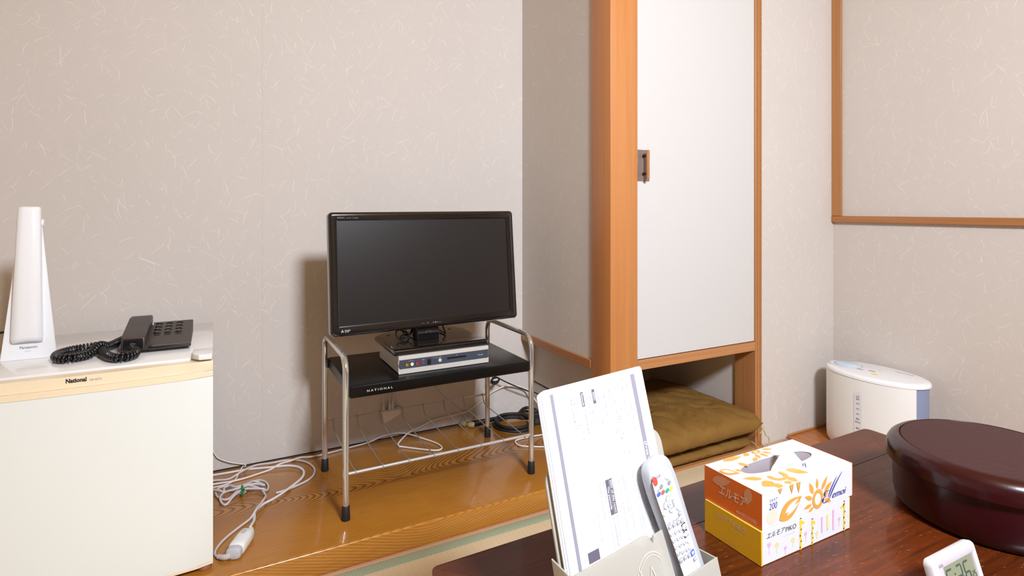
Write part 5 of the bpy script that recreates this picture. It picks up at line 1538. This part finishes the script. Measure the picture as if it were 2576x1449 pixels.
obj('prop_stand', prism([(0.04, -0.0475), (0.08, -0.0475), (0.085, -0.0785), (0.035, -0.0785)], lambda a, b, c: (a, b, -0.0136 - c * 1.0 - (-0.0475 - b) * 0.62), 0.0, 0.002), MT['clock'], ck)

# ---------------------------------------------------------------- air purifier in the corner
PC, PRX, PRY = (2.236, 1.2505), 0.1125, 0.1815
pu = thing('air_purifier', 'white oval air purifier with a blue-grey end in the corner', 'air purifier', (PC[0], PC[1], 0.010))
def outline(k, n=72, a0=0, a1=360, ins=0.0):
    pts = []
    for i in range(n):
        a = R(a0 + (a1 - a0) * i / n)
        c, s = math.cos(a), math.sin(a)
        pts.append((PC[0] + (PRX * k - ins) * math.copysign(abs(c) ** 0.94, c), PC[1] + (PRY * k - ins) * math.copysign(abs(s) ** 1.06, s)))
    return pts
def zl(pts, z):
    return [(x, y, z) for x, y in pts]
A0_, A1_ = -42.0, 246.0
def shell_pts(ins, n=60):
    pts = []
    for i in range(n + 1):
        a = R(A0_ + (A1_ - A0_) * i / n)
        c, s = math.cos(a), math.sin(a)
        pts.append((PC[0] + (PRX - ins) * math.copysign(abs(c) ** 0.94, c), PC[1] + (PRY - ins) * math.copysign(abs(s) ** 1.06, s)))
    return pts
obj('core', ring([zl(outline(1, 72, ins=0.020), 0.0104), zl(outline(1, 72, ins=0.010), 0.016), zl(outline(1, 72, ins=0.006), 0.03), zl(outline(1, 72, ins=0.006), 0.293)], None, True, True), MT['blue_grey'], pu, 40)
obj('shell', ring([zl(shell_pts(0.016), 0.0108), zl(shell_pts(0.007), 0.0145), zl(shell_pts(0.002), 0.025), zl(shell_pts(0.0), 0.05), zl(shell_pts(0.0), 0.2925)], None, True, True), MT['white_matt'], pu, 40)
tp_ = obj('top_cover', ring([zl(outline(1, 72, ins=0.001), 0.2928), zl(outline(1, 72, ins=-0.0015), 0.2945), zl(outline(1, 72, ins=-0.0015), 0.301), zl(outline(1, 72, ins=0.001), 0.3062), zl(outline(1, 72, ins=0.006), 0.3092), zl(outline(1, 72, ins=0.016), 0.3108)], None, True, True), MT['white'], pu, 40)
bmz = lathe([(1.0, 0.0), (1.0, 0.0012), (0.93, 0.0012), (0.88, -0.0005), (0.0, -0.0005)], (0, 0, 0), 40)
bmz.transform(Matrix.Translation((2.232, 1.363, 0.311)) @ Matrix.Diagonal((0.052, 0.062, 1, 1)))
obj('outlet_ring', bmz, MT['pale_blue'], tp_)
bmz = lathe([(1.0, 0.0), (1.0, 0.004), (0.92, 0.006), (0.0, 0.0065)], (0, 0, 0), 40)
bmz.transform(Matrix.Translation((2.236, 1.365, 0.3112)) @ Matrix.Diagonal((0.037, 0.043, 1, 1)))
obj('dial', bmz, MT['pale_blue'], tp_)
for x, y in ((2.2118, 1.2965), (2.2245, 1.2580)):
    obj('indicator_window', box(x - 0.004, x + 0.004, y - 0.0125, y + 0.0125, 0.3106, 0.3116, 0.0003, 1), MT['smoke'], tp_)
obj('sticker', lathe([(0.0, 0.0007), (0.0115, 0.0006), (0.0118, 0.0)], (2.190, 1.228, 0.3106), 24), MT['sticker'], tp_)
text('省エネ', 0.006, frame((2.186, 1.237, 0.3113), (0, -1, 0), (1, 0, 0)), MT['print_orange'], tp_, width=0.018, lift=0.0005)
obj('card_slit', box(2.298, 2.3005, 1.150, 1.215, 0.3104, 0.3114), MT['grey'], tp_)
text('うるおい空気清浄', 0.008, frame((2.262, 1.315, 0.3109), (0, -1, 0), (1, 0, 0)), MT['ink_faint'], tp_, width=0.065, lift=0.0005)
FS = frame((PC[0] - PRX - 0.0004, 1.2535, 0.0), (0, -1, 0), (0, 0, 1))
shl = [c for c in pu.children if c.name.startswith('shell')][0]
obj_flat('label_strip', flat_shapes([rounded(-0.0125, 0.0145, 0.095, 0.249, 0.011, 5)], FS, 0.0004), MT['card_white'], shl)
for s_, z, sz, w_ in (('空気', 0.2275, 0.0075, 0.0125), ('清浄', 0.2185, 0.0075, 0.0125), ('60', 0.2025, 0.0075, 0.011), ('50', 0.1825, 0.0075, 0.011), ('40', 0.1635, 0.0075, 0.011), ('連続', 0.1450, 0.0075, 0.0125), ('運転切換', 0.1335, 0.006, 0.019), ('電源', 0.110, 0.0075, 0.0125)):
    text(s_, sz, FS @ Matrix.Translation((-w_ / 2 + 0.001, z, 0)), MT['print_grey'], shl, width=w_, lift=0.0008)
